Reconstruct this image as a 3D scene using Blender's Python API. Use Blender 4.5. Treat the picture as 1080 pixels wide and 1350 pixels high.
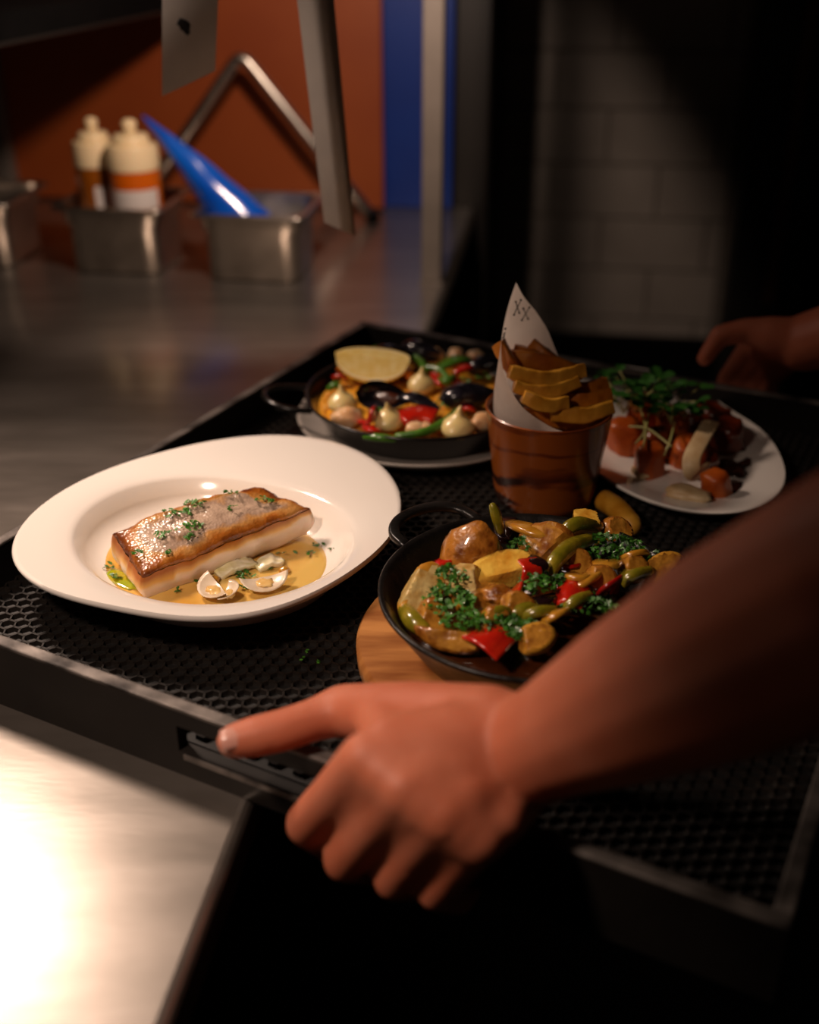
import bpy, bmesh, math, random
from mathutils import Vector, Matrix, noise, Quaternion

for _o in list(bpy.data.objects):
    bpy.data.objects.remove(_o)
scene = bpy.context.scene
COL = scene.collection
R = math.radians
PITCH, FPX, CAMH = R(28.5), 1500.0, 0.5
cp, sp = math.cos(PITCH), math.sin(PITCH)

# ------------------------------------------------------------------ camera
cd = bpy.data.cameras.new('camera')
cam = bpy.data.objects.new('camera', cd)
COL.objects.link(cam)
cam.location = (0, 0, CAMH)
cam.rotation_euler = (R(90) - PITCH, 0, 0)
cd.sensor_fit = 'VERTICAL'
cd.sensor_height = 36.0
cd.lens = FPX * 36.0 / 1350.0
cd.clip_start = 0.02
cd.dof.use_dof = True
cd.dof.focus_distance = 0.845
cd.dof.aperture_fstop = 2.8
scene.camera = cam

# ------------------------------------------------------------------ world, lights, exposure
w = bpy.data.worlds.new('world')
scene.world = w
w.use_nodes = True
w.node_tree.nodes['Background'].inputs['Color'].default_value = (1.0, 0.78, 0.62, 1)
w.node_tree.nodes['Background'].inputs['Strength'].default_value = 0.006

scene.view_settings.view_transform = 'Standard'
scene.view_settings.look = 'None'
scene.view_settings.exposure = 0.0
scene.view_settings.gamma = 1.0
scene.view_settings.use_curve_mapping = False

def aim(o, target):
    d = Vector(target) - o.location
    o.rotation_euler = d.to_track_quat('-Z', 'Y').to_euler()

def area(name, loc, target, size, energy, color, spread=180):
    l = bpy.data.lights.new(name, 'AREA')
    l.shape = 'DISK'; l.size = size; l.energy = energy; l.color = color; l.spread = R(spread)
    o = bpy.data.objects.new(name, l); COL.objects.link(o)
    o.location = loc; aim(o, target)
    return o

def spot(name, loc, target, radius, energy, color, angle, blend):
    l = bpy.data.lights.new(name, 'SPOT')
    l.shadow_soft_size = radius; l.energy = energy; l.color = color
    l.spot_size = R(angle); l.spot_blend = blend
    o = bpy.data.objects.new(name, l); COL.objects.link(o)
    o.location = loc; aim(o, target)
    return o

WARM = (1.0, 0.75, 0.60)
# row of heat lamps hanging over the pass, all just above the picture
area('pass_lamp_light', (-0.62, 1.15, 0.80), (-0.28, 0.88, 0.0), 0.17, 2.1, WARM, 79)
spot('near_pass_lamp_light', (-0.40, 0.31, 0.67), (-0.13, 0.585, 0.02), 0.04, 15.0, WARM, 61, 0.8)
# lamp over the back of the pass, lighting the pans and the splashback
spot('back_lamp_light', (-0.08, 1.27, 0.63), (-0.26, 1.86, 0.06), 0.03, 16.0, WARM, 89, 0.3)

# ------------------------------------------------------------------ pixel helpers
def ray(px, py):
    u = (px - 540) / FPX; v = (py - 675) / FPX
    return Vector((u, cp - v * sp, -(sp + v * cp)))
def P(px, py, z=0.0):
    d = ray(px, py); t = (z - CAMH) / d.z
    return Vector((0, 0, CAMH)) + d * t
def PN(px, py, pt, n):
    d = ray(px, py); o = Vector((0, 0, CAMH)); n = Vector(n)
    t = (Vector(pt) - o).dot(n) / d.dot(n)
    return o + d * t
def PY(px, py, y):
    return PN(px, py, (0, y, 0), (0, 1, 0))
def PD(px, py, depth):
    return Vector((0, 0, CAMH)) + ray(px, py) * depth

# ------------------------------------------------------------------ materials
def lin(c):
    if isinstance(c, str):
        c = c.lstrip('#'); c = [int(c[i:i+2], 16) / 255 for i in (0, 2, 4)]
    return tuple((x / 12.92 if x <= 0.04045 else ((x + 0.055) / 1.055) ** 2.4) for x in c) + (1,)

MATS = {}
def mat(name, c1, c2=None, rough=0.5, metal=0.0, nscale=20, bump=0.0, bscale=60, coat=0.0,
        sss=0.0, spec=0.5, stretch=None, lo=0.35, hi=0.65, transmission=0.0, detail=4, rvar=0.0, crough=0.08):
    if name in MATS: return MATS[name]
    m = bpy.data.materials.new(name); m.use_nodes = True
    nt = m.node_tree; b = nt.nodes['Principled BSDF']
    b.inputs['Base Color'].default_value = lin(c1)
    b.inputs['Roughness'].default_value = rough
    b.inputs['Metallic'].default_value = metal
    b.inputs['Coat Weight'].default_value = coat
    b.inputs['Coat Roughness'].default_value = crough
    b.inputs['Specular IOR Level'].default_value = spec
    b.inputs['Transmission Weight'].default_value = transmission
    if sss:
        b.inputs['Subsurface Weight'].default_value = sss
        b.inputs['Subsurface Radius'].default_value = (1.0, 0.35, 0.2)
        b.inputs['Subsurface Scale'].default_value = 0.004
    tc = nt.nodes.new('ShaderNodeTexCoord')
    mp = nt.nodes.new('ShaderNodeMapping')
    nt.links.new(tc.outputs['Object'], mp.inputs['Vector'])
    if stretch: mp.inputs['Scale'].default_value = stretch
    def nz(scale, det=detail):
        n = nt.nodes.new('ShaderNodeTexNoise')
        n.inputs['Scale'].default_value = scale; n.inputs['Detail'].default_value = det
        nt.links.new(mp.outputs['Vector'], n.inputs['Vector'])
        return n
    if c2:
        n = nz(nscale)
        r = nt.nodes.new('ShaderNodeValToRGB')
        r.color_ramp.elements[0].position = lo; r.color_ramp.elements[0].color = lin(c1)
        r.color_ramp.elements[1].position = hi; r.color_ramp.elements[1].color = lin(c2)
        nt.links.new(n.outputs['Fac'], r.inputs['Fac'])
        nt.links.new(r.outputs['Color'], b.inputs['Base Color'])
    if rvar:
        n = nz(nscale * 1.7)
        mr = nt.nodes.new('ShaderNodeMapRange')
        mr.inputs['From Min'].default_value = 0.3; mr.inputs['From Max'].default_value = 0.7
        mr.inputs['To Min'].default_value = max(0, rough - rvar); mr.inputs['To Max'].default_value = rough + rvar
        nt.links.new(n.outputs['Fac'], mr.inputs['Value'])
        nt.links.new(mr.outputs['Result'], b.inputs['Roughness'])
    if bump:
        n = nz(bscale)
        bp = nt.nodes.new('ShaderNodeBump')
        bp.inputs['Strength'].default_value = bump; bp.inputs['Distance'].default_value = 0.002
        nt.links.new(n.outputs['Fac'], bp.inputs['Height'])
        nt.links.new(bp.outputs['Normal'], b.inputs['Normal'])
    MATS[name] = m
    return m

M = mat
m_steel = M('brushed_steel', '8a827a', '9c938b', 0.34, 0.84, 7, 0.04, 60, stretch=(1, 4, 1), rvar=0.025, coat=0.55, crough=0.14)
m_gn = M('pan_steel', 'c4bbb0', 'd0c7bc', 0.33, 1.0, 30, rvar=0.05)
m_post = M('post_steel', '6f675f', '7a7169', 0.55, 0.3, 14)
m_dark = M('dark_cabinet', '17130f', '1e1915', 0.5, 0, 8)
m_black = M('matte_black', '050505', '080707', 0.9, 0, 20, spec=0.08)
m_floor = M('dark_floor_tile', '14110f', '1d1815', 0.6, 0, 6, 0.1, 30)
m_orange = M('terracotta_panel', '8f3f14', '9b4a1a', 0.5, 0, 5, 0.03, 40)
m_tile = M('grey_tile', '8d847b', '9a9188', 0.42, 0, 7, 0.05, 12)
m_grout = M('grout', '6b635b', '756d64', 0.9, 0, 60)
m_frame = M('door_frame_black', '0f0d0c', '191512', 0.55, 0, 10)
m_brown = M('brown_wood', '4a2712', '5e3419', 0.5, 0, 9, stretch=(8, 8, 1))
m_blue = M('blue_plastic', '072c7c', '0a3488', 0.4, 0, 8)
m_bluebag = M('blue_film', '0b4fc0', '0e62d0', 0.22, 0, 14, 0.25, 30, coat=0.4)
m_paper = M('ticket_paper', 'b4aca6', 'bdb5ae', 0.8, 0, 30)
m_ink = M('dark_ink', '15110f', None, 0.8)
m_tray = M('black_tray_paint', '14110f', '1c1815', 0.5, 0.0, 14, 0.08, 70, rvar=0.08, spec=0.3)
m_rim = M('worn_tray_edge', '2c2826', '8d857f', 0.42, 0.5, 26, 0.25, 90, lo=0.38, hi=0.72, detail=8)
m_mat = M('black_rubber_mesh', '181513', '221e1b', 0.30, 0, 40)
m_matbase = M('black_rubber_base', '0b0a09', '100e0d', 0.5, 0, 40)
m_china = M('white_china', 'efe8df', 'f2ece4', 0.12, 0, 4, coat=0.3)
m_iron = M('cast_iron', '100e0d', '1c1917', 0.33, 0.2, 40, 0.25, 160, rvar=0.08)
m_enamel = M('black_enamel', '0f0d0c', '161311', 0.22, 0.0, 20)
m_board = M('board_wood', '7a4017', 'c98a4c', 0.42, 0, 9, 0.15, 30, stretch=(1, 6, 1), lo=0.3, hi=0.62, detail=6)
m_greyplate = M('grey_china', '9a928a', 'a59d95', 0.3, 0, 6)

def band_mat():
    m = bpy.data.materials.new('reactive_glaze'); m.use_nodes = True
    nt = m.node_tree; b = nt.nodes['Principled BSDF']
    b.inputs['Roughness'].default_value = 0.28
    b.inputs['Coat Weight'].default_value = 0.25
    tc = nt.nodes.new('ShaderNodeTexCoord'); mp = nt.nodes.new('ShaderNodeMapping')
    nt.links.new(tc.outputs['Object'], mp.inputs['Vector'])
    mp.inputs['Scale'].default_value = (1, 1, 3.2)
    n = nt.nodes.new('ShaderNodeTexNoise'); n.inputs['Scale'].default_value = 14; n.inputs['Detail'].default_value = 6
    n.inputs['Distortion'].default_value = 0.5
    nt.links.new(mp.outputs['Vector'], n.inputs['Vector'])
    wv = nt.nodes.new('ShaderNodeTexWave'); wv.wave_type = 'BANDS'; wv.bands_direction = 'Z'
    wv.inputs['Scale'].default_value = 3.2; wv.inputs['Distortion'].default_value = 9; wv.inputs['Detail'].default_value = 3
    wv.inputs['Detail Scale'].default_value = 2.5
    nt.links.new(mp.outputs['Vector'], wv.inputs['Vector'])
    mx = nt.nodes.new('ShaderNodeMix'); mx.data_type = 'FLOAT'
    mx.inputs[0].default_value = 0.45
    nt.links.new(wv.outputs['Fac'], mx.inputs[2]); nt.links.new(n.outputs['Fac'], mx.inputs[3])
    # darker banding low on the cup (glaze pools there)
    sx = nt.nodes.new('ShaderNodeSeparateXYZ'); nt.links.new(tc.outputs['Object'], sx.inputs[0])
    mr = nt.nodes.new('ShaderNodeMapRange'); mr.inputs['From Min'].default_value = 0.022; mr.inputs['From Max'].default_value = 0.05
    mr.inputs['To Min'].default_value = 0.0; mr.inputs['To Max'].default_value = 0.30
    nt.links.new(sx.outputs['Z'], mr.inputs['Value'])
    ad = nt.nodes.new('ShaderNodeMath'); ad.operation = 'ADD'
    nt.links.new(mx.outputs[0], ad.inputs[0]); nt.links.new(mr.outputs['Result'], ad.inputs[1])
    r = nt.nodes.new('ShaderNodeValToRGB')
    e = r.color_ramp.elements
    e[0].position = 0.38; e[0].color = lin('2a130a')
    e[1].position = 0.62; e[1].color = lin('8f4a18')
    x = e.new(0.5); x.color = lin('6b2f10')
    nt.links.new(ad.outputs[0], r.inputs['Fac']); nt.links.new(r.outputs['Color'], b.inputs['Base Color'])
    return m
m_cup = band_mat()

# food
m_flesh = M('fish_flesh', 'f0dccb', 'f7e9db', 0.38, 0, 40, 0.25, 120, sss=0.25, coat=0.15)
m_broth = M('butter_broth', 'c9963f', 'dcb765', 0.12, 0, 18, 0.04, 60, sss=0.1, coat=0.5)
m_oil = M('herb_oil', 'b59a12', '8fa012', 0.08, 0, 60, coat=0.8)
m_parsley = M('parsley_green', '2c5f14', '4f8f28', 0.5, 0, 120, coat=0.15)
m_parsley2 = M('dark_parsley', '244f12', '3f7a20', 0.45, 0, 120, coat=0.2)
m_clam = M('clam_shell', 'e6d6bf', 'c9b497', 0.3, 0, 60, coat=0.3)
m_clammeat = M('clam_meat', 'd9a95c', 'e8c987', 0.3, 0, 80, coat=0.5)
m_leek = M('pale_leek', 'd2c88e', 'ece4c8', 0.3, 0, 60, stretch=(1, 5, 1), coat=0.4)
m_rice = M('saffron_rice', 'd98e12', 'eeb030', 0.4, 0, 120, coat=0.2)
m_lemonpulp = M('lemon_pulp', 'e7c765', 'f0dc95', 0.35, 0, 90, 0.3, 250, sss=0.1)
m_lemonpeel = M('lemon_peel', 'e3b52c', 'eac04a', 0.4, 0, 60, 0.2, 300)
m_pith = M('lemon_pith', 'f3e6bd', None, 0.6)
m_shell = M('mussel_shell', '0e0c12', '26222c', 0.2, 0, 60, 0.15, 120, coat=0.5)
m_shellin = M('mussel_inner', '23181c', '4a2f2c', 0.22, 0, 50, coat=0.5)
m_musselmeat = M('mussel_meat', '2a120a', '5a2812', 0.3, 0, 90, coat=0.5)
m_aioli = M('aioli', 'e9cf85', 'eed898', 0.35, 0, 30, sss=0.15, coat=0.25)
m_red = M('red_pepper', 'b3140c', 'c92a12', 0.2, 0, 50, 0.35, 180, coat=1.0, crough=0.05)
m_red2 = M('roast_red_pepper', '8f0f0a', 'b01a10', 0.18, 0, 60, 0.35, 180, coat=1.0, crough=0.05)
m_bean = M('green_bean', '3d6d1c', '538626', 0.28, 0, 60, coat=0.4)
m_shrimp = M('seafood_pale', 'e5b07a', 'f0d2a8', 0.3, 0, 60, 0.15, 90, coat=0.4, sss=0.1)
m_carrotbit = M('orange_bit', 'd9660f', 'e07d1d', 0.3, 0, 60, coat=0.4)
m_potskin = M('potato_skin', '6a3208', 'b9772a', 0.25, 0, 110, 0.7, 220, coat=1.0, crough=0.05, lo=0.3, hi=0.6, detail=8)
m_pot = M('potato_flesh', 'd08c24', 'f0c452', 0.28, 0, 70, 0.5, 140, coat=1.0, crough=0.05, lo=0.3, hi=0.56, detail=8)
m_potb = M('browned_potato_flesh', '7a420e', 'c98f34', 0.28, 0, 80, 0.5, 140, coat=1.0, crough=0.05, lo=0.32, hi=0.62, detail=8)
m_potp = M('pale_potato_flesh', 'b98a3c', 'e9cf8a', 0.3, 0, 80, 0.4, 140, coat=0.8, crough=0.06, lo=0.3, hi=0.55, detail=8)
m_courg = M('courgette', '6f6a12', 'a08a22', 0.25, 0, 60, 0.35, 180, coat=1.0, crough=0.05)
m_onion = M('golden_onion', 'b5791c', 'd19a35', 0.25, 0, 50, 0.35, 180, coat=1.0, crough=0.05)
m_aub = M('aubergine_skin', '160a0e', '2a1416', 0.15, 0, 50, coat=1.0, crough=0.05)
m_sauce = M('pan_sauce', '2a1206', '4a2209', 0.18, 0, 40, 0.4, 80, coat=0.6)
m_fry = M('fried_potato', '9a4f08', 'c4781a', 0.42, 0, 45, 0.35, 140)
m_fry2 = M('pale_fried_potato', 'b07416', 'd19a36', 0.42, 0, 45, 0.3, 140)
m_napkin = M('greaseproof_paper', 'd8ccc2', 'e2d7cd', 0.7, 0, 40, 0.1, 60)
m_squash = M('roast_squash', 'b0480c', 'c8641c', 0.4, 0, 40, 0.4, 90, coat=0.15)
m_squashd = M('charred_squash', '5a1d08', '8a3610', 0.25, 0, 40, 0.3, 90, coat=0.5)
m_cheese = M('pale_cheese', 'c9a777', 'e0c79b', 0.45, 0, 60, 0.3, 120)
m_glaze = M('dark_glaze', '1a0d08', '2b150c', 0.15, 0, 40, coat=0.6)
m_micro = M('microgreen_leaf', '24501a', '356b22', 0.4, 0, 90, coat=0.2)
m_stem = M('microgreen_stem', '9fa05a', 'b7b070', 0.4)
m_skin = M('skin', 'bd6849', 'c67456', 0.55, 0, 25, 0.12, 220, sss=0.3, spec=0.4)
m_nail = M('nail', 'cf9484', 'd49c8b', 0.25, 0, 60, coat=0.3)
m_shirt = M('black_cotton', '0c0b0b', '121011', 0.85, 0, 60)
m_hair = M('dark_hair', '120c08', '1d130c', 0.5, 0, 80)
m_cap = M('cream_plastic', 'ecd2a2', 'f3dcb2', 0.35, 0, 10, sss=0.1)
m_sauceor = M('orange_sauce', 'c95c06', 'd2690c', 0.3, 0, 10, coat=0.3)
m_sauceam = M('amber_sauce', '8c4a06', '9c580c', 0.3, 0, 10, coat=0.3)
m_lab = M('white_label', 'd5cdc8', None, 0.7)

def fish_skin_mat():
    m = bpy.data.materials.new('seared_fish_skin'); m.use_nodes = True
    nt = m.node_tree; b = nt.nodes['Principled BSDF']
    b.inputs['Coat Weight'].default_value = 0.4; b.inputs['Coat Roughness'].default_value = 0.2
    tc = nt.nodes.new('ShaderNodeTexCoord')
    at = nt.nodes.new('ShaderNodeAttribute'); at.attribute_name = 'edge'
    n = nt.nodes.new('ShaderNodeTexNoise'); n.inputs['Scale'].default_value = 70; n.inputs['Detail'].default_value = 6
    nt.links.new(tc.outputs['Object'], n.inputs['Vector'])
    ad = nt.nodes.new('ShaderNodeMath'); ad.operation = 'MULTIPLY_ADD'
    ad.inputs[1].default_value = 0.7
    nt.links.new(n.outputs['Fac'], ad.inputs[0]); nt.links.new(at.outputs['Fac'], ad.inputs[2])
    r = nt.nodes.new('ShaderNodeValToRGB'); e = r.color_ramp.elements
    e[0].position = 0.3; e[0].color = lin('c0a58e')
    e[1].position = 1.35 if False else 1.0; e[1].color = lin('6a3210')
    x = e.new(0.45); x.color = lin('a58a76')
    x = e.new(0.62); x.color = lin('c28c4c')
    x = e.new(0.8); x.color = lin('a8601c')
    nt.links.new(ad.outputs[0], r.inputs['Fac']); nt.links.new(r.outputs['Color'], b.inputs['Base Color'])
    b.inputs['Roughness'].default_value = 0.3
    v = nt.nodes.new('ShaderNodeTexVoronoi'); v.inputs['Scale'].default_value = 420
    nt.links.new(tc.outputs['Object'], v.inputs['Vector'])
    bp = nt.nodes.new('ShaderNodeBump'); bp.inputs['Strength'].default_value = 0.4; bp.inputs['Distance'].default_value = 0.001
    nt.links.new(v.outputs['Distance'], bp.inputs['Height']); nt.links.new(bp.outputs['Normal'], b.inputs['Normal'])
    nt.links.new(bp.outputs['Normal'], b.inputs['Coat Normal'])
    return m
m_fishskin = fish_skin_mat()
def translucent(m, amount):
    nt = m.node_tree; b = nt.nodes['Principled BSDF']; out = nt.nodes['Material Output']
    tr_ = nt.nodes.new('ShaderNodeBsdfTranslucent'); mx = nt.nodes.new('ShaderNodeMixShader')
    nt.links.new(b.inputs['Base Color'].links[0].from_socket, tr_.inputs['Color'])
    mx.inputs[0].default_value = amount
    nt.links.new(b.outputs[0], mx.inputs[1]); nt.links.new(tr_.outputs[0], mx.inputs[2]); nt.links.new(mx.outputs[0], out.inputs['Surface'])
translucent(m_napkin, 0.6)
def add_sear(m):
    nt = m.node_tree; b = nt.nodes['Principled BSDF']
    src = b.inputs['Base Color'].links[0].from_socket
    at = nt.nodes.new('ShaderNodeAttribute'); at.attribute_name = 'edge'
    r = nt.nodes.new('ShaderNodeValToRGB'); e = r.color_ramp.elements
    e[0].position = 0.0; e[0].color = lin('f3e2d2'); e[1].position = 1.0; e[1].color = lin('a8601c')
    x = e.new(.45); x.color = lin('e6b868'); x = e.new(.2); x.color = lin('f0d8b4')
    nt.links.new(at.outputs['Fac'], r.inputs['Fac'])
    mx = nt.nodes.new('ShaderNodeMix'); mx.data_type = 'RGBA'; mx.blend_type = 'MULTIPLY'; mx.inputs[0].default_value = .5
    nt.links.new(r.outputs['Color'], mx.inputs[6]); nt.links.new(src, mx.inputs[7])
    nt.links.new(mx.outputs[2], b.inputs['Base Color'])
add_sear(m_flesh)

# ------------------------------------------------------------------ mesh helpers
def merge(*parts):
    V, F = [], []
    for v, f in parts:
        o = len(V); V += [Vector(a) for a in v]; F += [tuple(i + o for i in q) for q in f]
    return V, F

def xf(vf, mtx):
    return [mtx @ Vector(a) for a in vf[0]], vf[1]

def box(x0, x1, y0, y1, z0, z1):
    v = [(x, y, z) for z in (z0, z1) for y in (y0, y1) for x in (x0, x1)]
    return [Vector(a) for a in v], [(0, 2, 3, 1), (4, 5, 7, 6), (0, 1, 5, 4), (2, 6, 7, 3), (0, 4, 6, 2), (1, 3, 7, 5)]

def lathe(prof, seg=48, close=False, sx=1, sy=1):
    V, F = [], []
    n = len(prof)
    for i in range(seg):
        a = 2 * math.pi * i / seg
        for r, z in prof: V.append(Vector((r * math.cos(a) * sx, r * math.sin(a) * sy, z)))
    for i in range(seg):
        j = (i + 1) % seg
        for k in range(n - 1):
            F.append((i * n + k, j * n + k, j * n + k + 1, i * n + k + 1))
    if prof[0][0] > 1e-6: F.append(tuple(i * n for i in range(seg))[::-1])
    if prof[-1][0] > 1e-6 and not close: F.append(tuple(i * n + n - 1 for i in range(seg)))
    if close:
        F.pop() if prof[0][0] > 1e-6 else None
        for i in range(seg):
            j = (i + 1) % seg
            F.append((i * n + n - 1, j * n + n - 1, j * n, i * n))
    return V, F

def sweep(pts, section, caps=True, scale=None, up=None, closed=False, twist=None):
    """section: list of (a,b) in the normal plane; scale: per-point factor or (fa,fb)."""
    pts = [Vector(p) for p in pts]; n = len(pts); m = len(section)
    tang = []
    for i in range(n):
        if closed: t = pts[(i + 1) % n] - pts[i - 1]
        else: t = pts[min(i + 1, n - 1)] - pts[max(i - 1, 0)]
        tang.append(t.normalized())
    u0 = Vector(up) if up else (Vector((0, 0, 1)) if abs(tang[0].z) < 0.9 else Vector((1, 0, 0)))
    V, F = [], []
    nrm = (u0 - tang[0] * u0.dot(tang[0])).normalized()
    for i in range(n):
        if i:
            nrm = (nrm - tang[i] * nrm.dot(tang[i])).normalized()
        bn = tang[i].cross(nrm)
        s = scale[i] if scale else 1.0
        sa, sb = s if isinstance(s, tuple) else (s, s)
        tw = twist[i] if twist else 0
        c, q = math.cos(tw), math.sin(tw)
        for a, b in section:
            a2, b2 = a * sa, b * sb
            V.append(pts[i] + bn * (a2 * c - b2 * q) + nrm * (a2 * q + b2 * c))
    for i in range(n if closed else n - 1):
        j = (i + 1) % n
        for k in range(m):
            l = (k + 1) % m
            F.append((i * m + k, i * m + l, j * m + l, j * m + k))
    if caps and not closed:
        F.append(tuple(range(m))[::-1]); F.append(tuple((n - 1) * m + k for k in range(m)))
    return V, F

def circ(r, n=10, ry=None):
    ry = r if ry is None else ry
    return [(r * math.cos(2 * math.pi * k / n), ry * math.sin(2 * math.pi * k / n)) for k in range(n)]

def rrect(hw, hh, r, n=3):
    out = []
    for cx, cy, a0 in ((hw - r, hh - r, 0), (-hw + r, hh - r, 90), (-hw + r, -hh + r, 180), (hw - r, -hh + r, 270)):
        for k in range(n + 1):
            a = R(a0 + 90 * k / n); out.append((cx + r * math.cos(a), cy + r * math.sin(a)))
    return out

def tube(pts, r, seg=10, scale=None, closed=False, round_ends=False):
    pts = [Vector(p) for p in pts]
    if round_ends and not closed:
        n = len(pts); sc = list(scale) if scale else [1.0] * n
        d0 = (pts[0] - pts[1]).normalized(); d1 = (pts[-1] - pts[-2]).normalized()
        r0, r1 = r * sc[0], r * sc[-1]
        pts = [pts[0] + d0 * r0 * .95, pts[0] + d0 * r0 * .7] + pts + [pts[-1] + d1 * r1 * .7, pts[-1] + d1 * r1 * .95]
        sc = [sc[0] * .3, sc[0] * .71] + sc + [sc[-1] * .71, sc[-1] * .3]
        scale = sc
    return sweep(pts, circ(r, seg), scale=scale, closed=closed)

def smooth_path(pts, n=8):
    pts = [Vector(p) for p in pts]
    if len(pts) < 3: return [pts[0].lerp(pts[-1], k / n) for k in range(n + 1)]
    q = [pts[0] * 2 - pts[1]] + pts + [pts[-1] * 2 - pts[-2]]
    out = []
    for i in range(1, len(q) - 2):
        for k in range(n):
            t = k / n; a, b, c, d = q[i - 1], q[i], q[i + 1], q[i + 2]
            out.append(0.5 * ((2 * b) + (c - a) * t + (2 * a - 5 * b + 4 * c - d) * t * t + (3 * b - a - 3 * c + d) * t ** 3))
    out.append(pts[-1])
    return out

_ico = {}
def ico(sub):
    if sub not in _ico:
        bm = bmesh.new(); bmesh.ops.create_icosphere(bm, subdivisions=sub, radius=1)
        _ico[sub] = ([v.co.copy() for v in bm.verts], [tuple(v.index for v in f.verts) for f in bm.faces]); bm.free()
    return _ico[sub]

def blob(sx, sy, sz, seed=0, amp=0.12, freq=1.6, sub=3, boxy=0.0, flat=None):
    v, f = ico(sub); off = Vector((seed * 7.31, seed * 3.17, seed * 1.7)); out = []
    for p in v:
        q = p.copy()
        if boxy:
            m = max(abs(q.x), abs(q.y), abs(q.z)); q = q.lerp(q / m * 0.85, boxy)
        q *= 1 + amp * noise.noise(p * freq + off) + amp * 0.4 * noise.noise(p * freq * 3 + off)
        if flat is not None and q.z < flat: q.z = flat
        out.append(Vector((q.x * sx, q.y * sy, q.z * sz)))
    return out, list(f)

def rot(rx=0, ry=0, rz=0):
    return Matrix.Rotation(R(rz), 4, 'Z') @ Matrix.Rotation(R(ry), 4, 'Y') @ Matrix.Rotation(R(rx), 4, 'X')
def T(p): return Matrix.Translation(Vector(p))

def thing(name, label, cat, loc, group=None, kind=None):
    o = bpy.data.objects.new(name, None); COL.objects.link(o)
    o.empty_display_size = 0.02
    o.location = loc
    tag(o, label, cat, group, kind)
    return o

def tag(o, label=None, cat=None, group=None, kind=None):
    if label: o['label'] = label
    if cat: o['category'] = cat
    if group: o['group'] = group
    if kind: o['kind'] = kind
    return o

def wloc(o):
    p = Vector(o.location)
    if o.parent: p = p + wloc(o.parent)
    return p

def obj(name, vf, m, parent=None, smooth=True, label=None, cat=None, group=None, kind=None, autos=None, origin=None):
    V, F = vf
    V = [Vector(a) for a in V]
    if origin is None:
        n = len(V)
        origin = Vector((sum(a.x for a in V) / n, sum(a.y for a in V) / n, min(a.z for a in V)))
    else: origin = Vector(origin)
    me = bpy.data.meshes.new(name)
    me.from_pydata([a - origin for a in V], [], F)
    me.update()
    bm = bmesh.new(); bm.from_mesh(me); bmesh.ops.recalc_face_normals(bm, faces=bm.faces); bm.to_mesh(me); bm.free()
    if smooth: me.polygons.foreach_set('use_smooth', [True] * len(me.polygons))
    if autos and smooth: me.set_sharp_from_angle(angle=R(autos))
    if isinstance(m, (list, tuple)):
        for x in m: me.materials.append(x)
    else: me.materials.append(m)
    o = bpy.data.objects.new(name, me); COL.objects.link(o)
    if parent:
        o.parent = parent; o.location = origin - wloc(parent)
    else: o.location = origin
    return tag(o, label, cat, group, kind)

def bevel_obj(o, width=0.002, seg=2):
    b = o.modifiers.new('bevel', 'BEVEL'); b.width = width; b.segments = seg; b.limit_method = 'ANGLE'; b.angle_limit = R(40)
    return o

def remesh(vf, voxel, it=6, fac=0.5):
    me = bpy.data.meshes.new('tmp'); me.from_pydata([tuple(a) for a in vf[0]], [], vf[1]); me.update()
    bm = bmesh.new(); bm.from_mesh(me); bmesh.ops.recalc_face_normals(bm, faces=bm.faces); bm.to_mesh(me); bm.free()
    o = bpy.data.objects.new('tmp', me); COL.objects.link(o)
    r = o.modifiers.new('r', 'REMESH'); r.mode = 'VOXEL'; r.voxel_size = voxel
    s = o.modifiers.new('s', 'SMOOTH'); s.iterations = it; s.factor = fac
    dg = bpy.context.evaluated_depsgraph_get()
    ev = o.evaluated_get(dg); m2 = ev.to_mesh()
    V = [v.co.copy() for v in m2.vertices]; F = [tuple(p.vertices) for p in m2.polygons]
    ev.to_mesh_clear()
    bpy.data.objects.remove(o); bpy.data.meshes.remove(me)
    return V, F

def capsule(p0, r0, p1, r1, seg=14):
    p0, p1 = Vector(p0), Vector(p1); d = (p1 - p0); L = d.length; d.normalize()
    pts, sc = [], []
    for k in range(5):
        a = R(5 + 85 * k / 4); pts.append(p0 - d * r0 * math.cos(a)); sc.append(r0 * math.sin(a))
    for k in range(5):
        a = R(90 - 85 * k / 4); pts.append(p1 + d * r1 * math.cos(a)); sc.append(r1 * math.sin(a))
    return sweep(pts, circ(1.0, seg), scale=sc)

def caps(chain):
    return merge(*[capsule(a[0], a[1], b[0], b[1]) for a, b in zip(chain, chain[1:])])

# ------------------------------------------------------------------ frames of reference
A8 = R(8.0)
CF = Vector((math.sin(A8), math.cos(A8), 0))      # along the pass
CR = Vector((math.cos(A8), -math.sin(A8), 0))     # to the right across it
ROT8 = Matrix.Rotation(-A8, 4, 'Z')
EDGE = P(575, 380, 0)                              # a point of the counter's right edge
def C(a, b, z=0): return EDGE + CR * a + CF * b + Vector((0, 0, z))
def cbox(a0, a1, b0, b1, z0, z1):
    return xf(box(a0, a1, b0, b1, z0, z1), T(EDGE) @ ROT8)
FLOOR = -0.90

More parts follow.
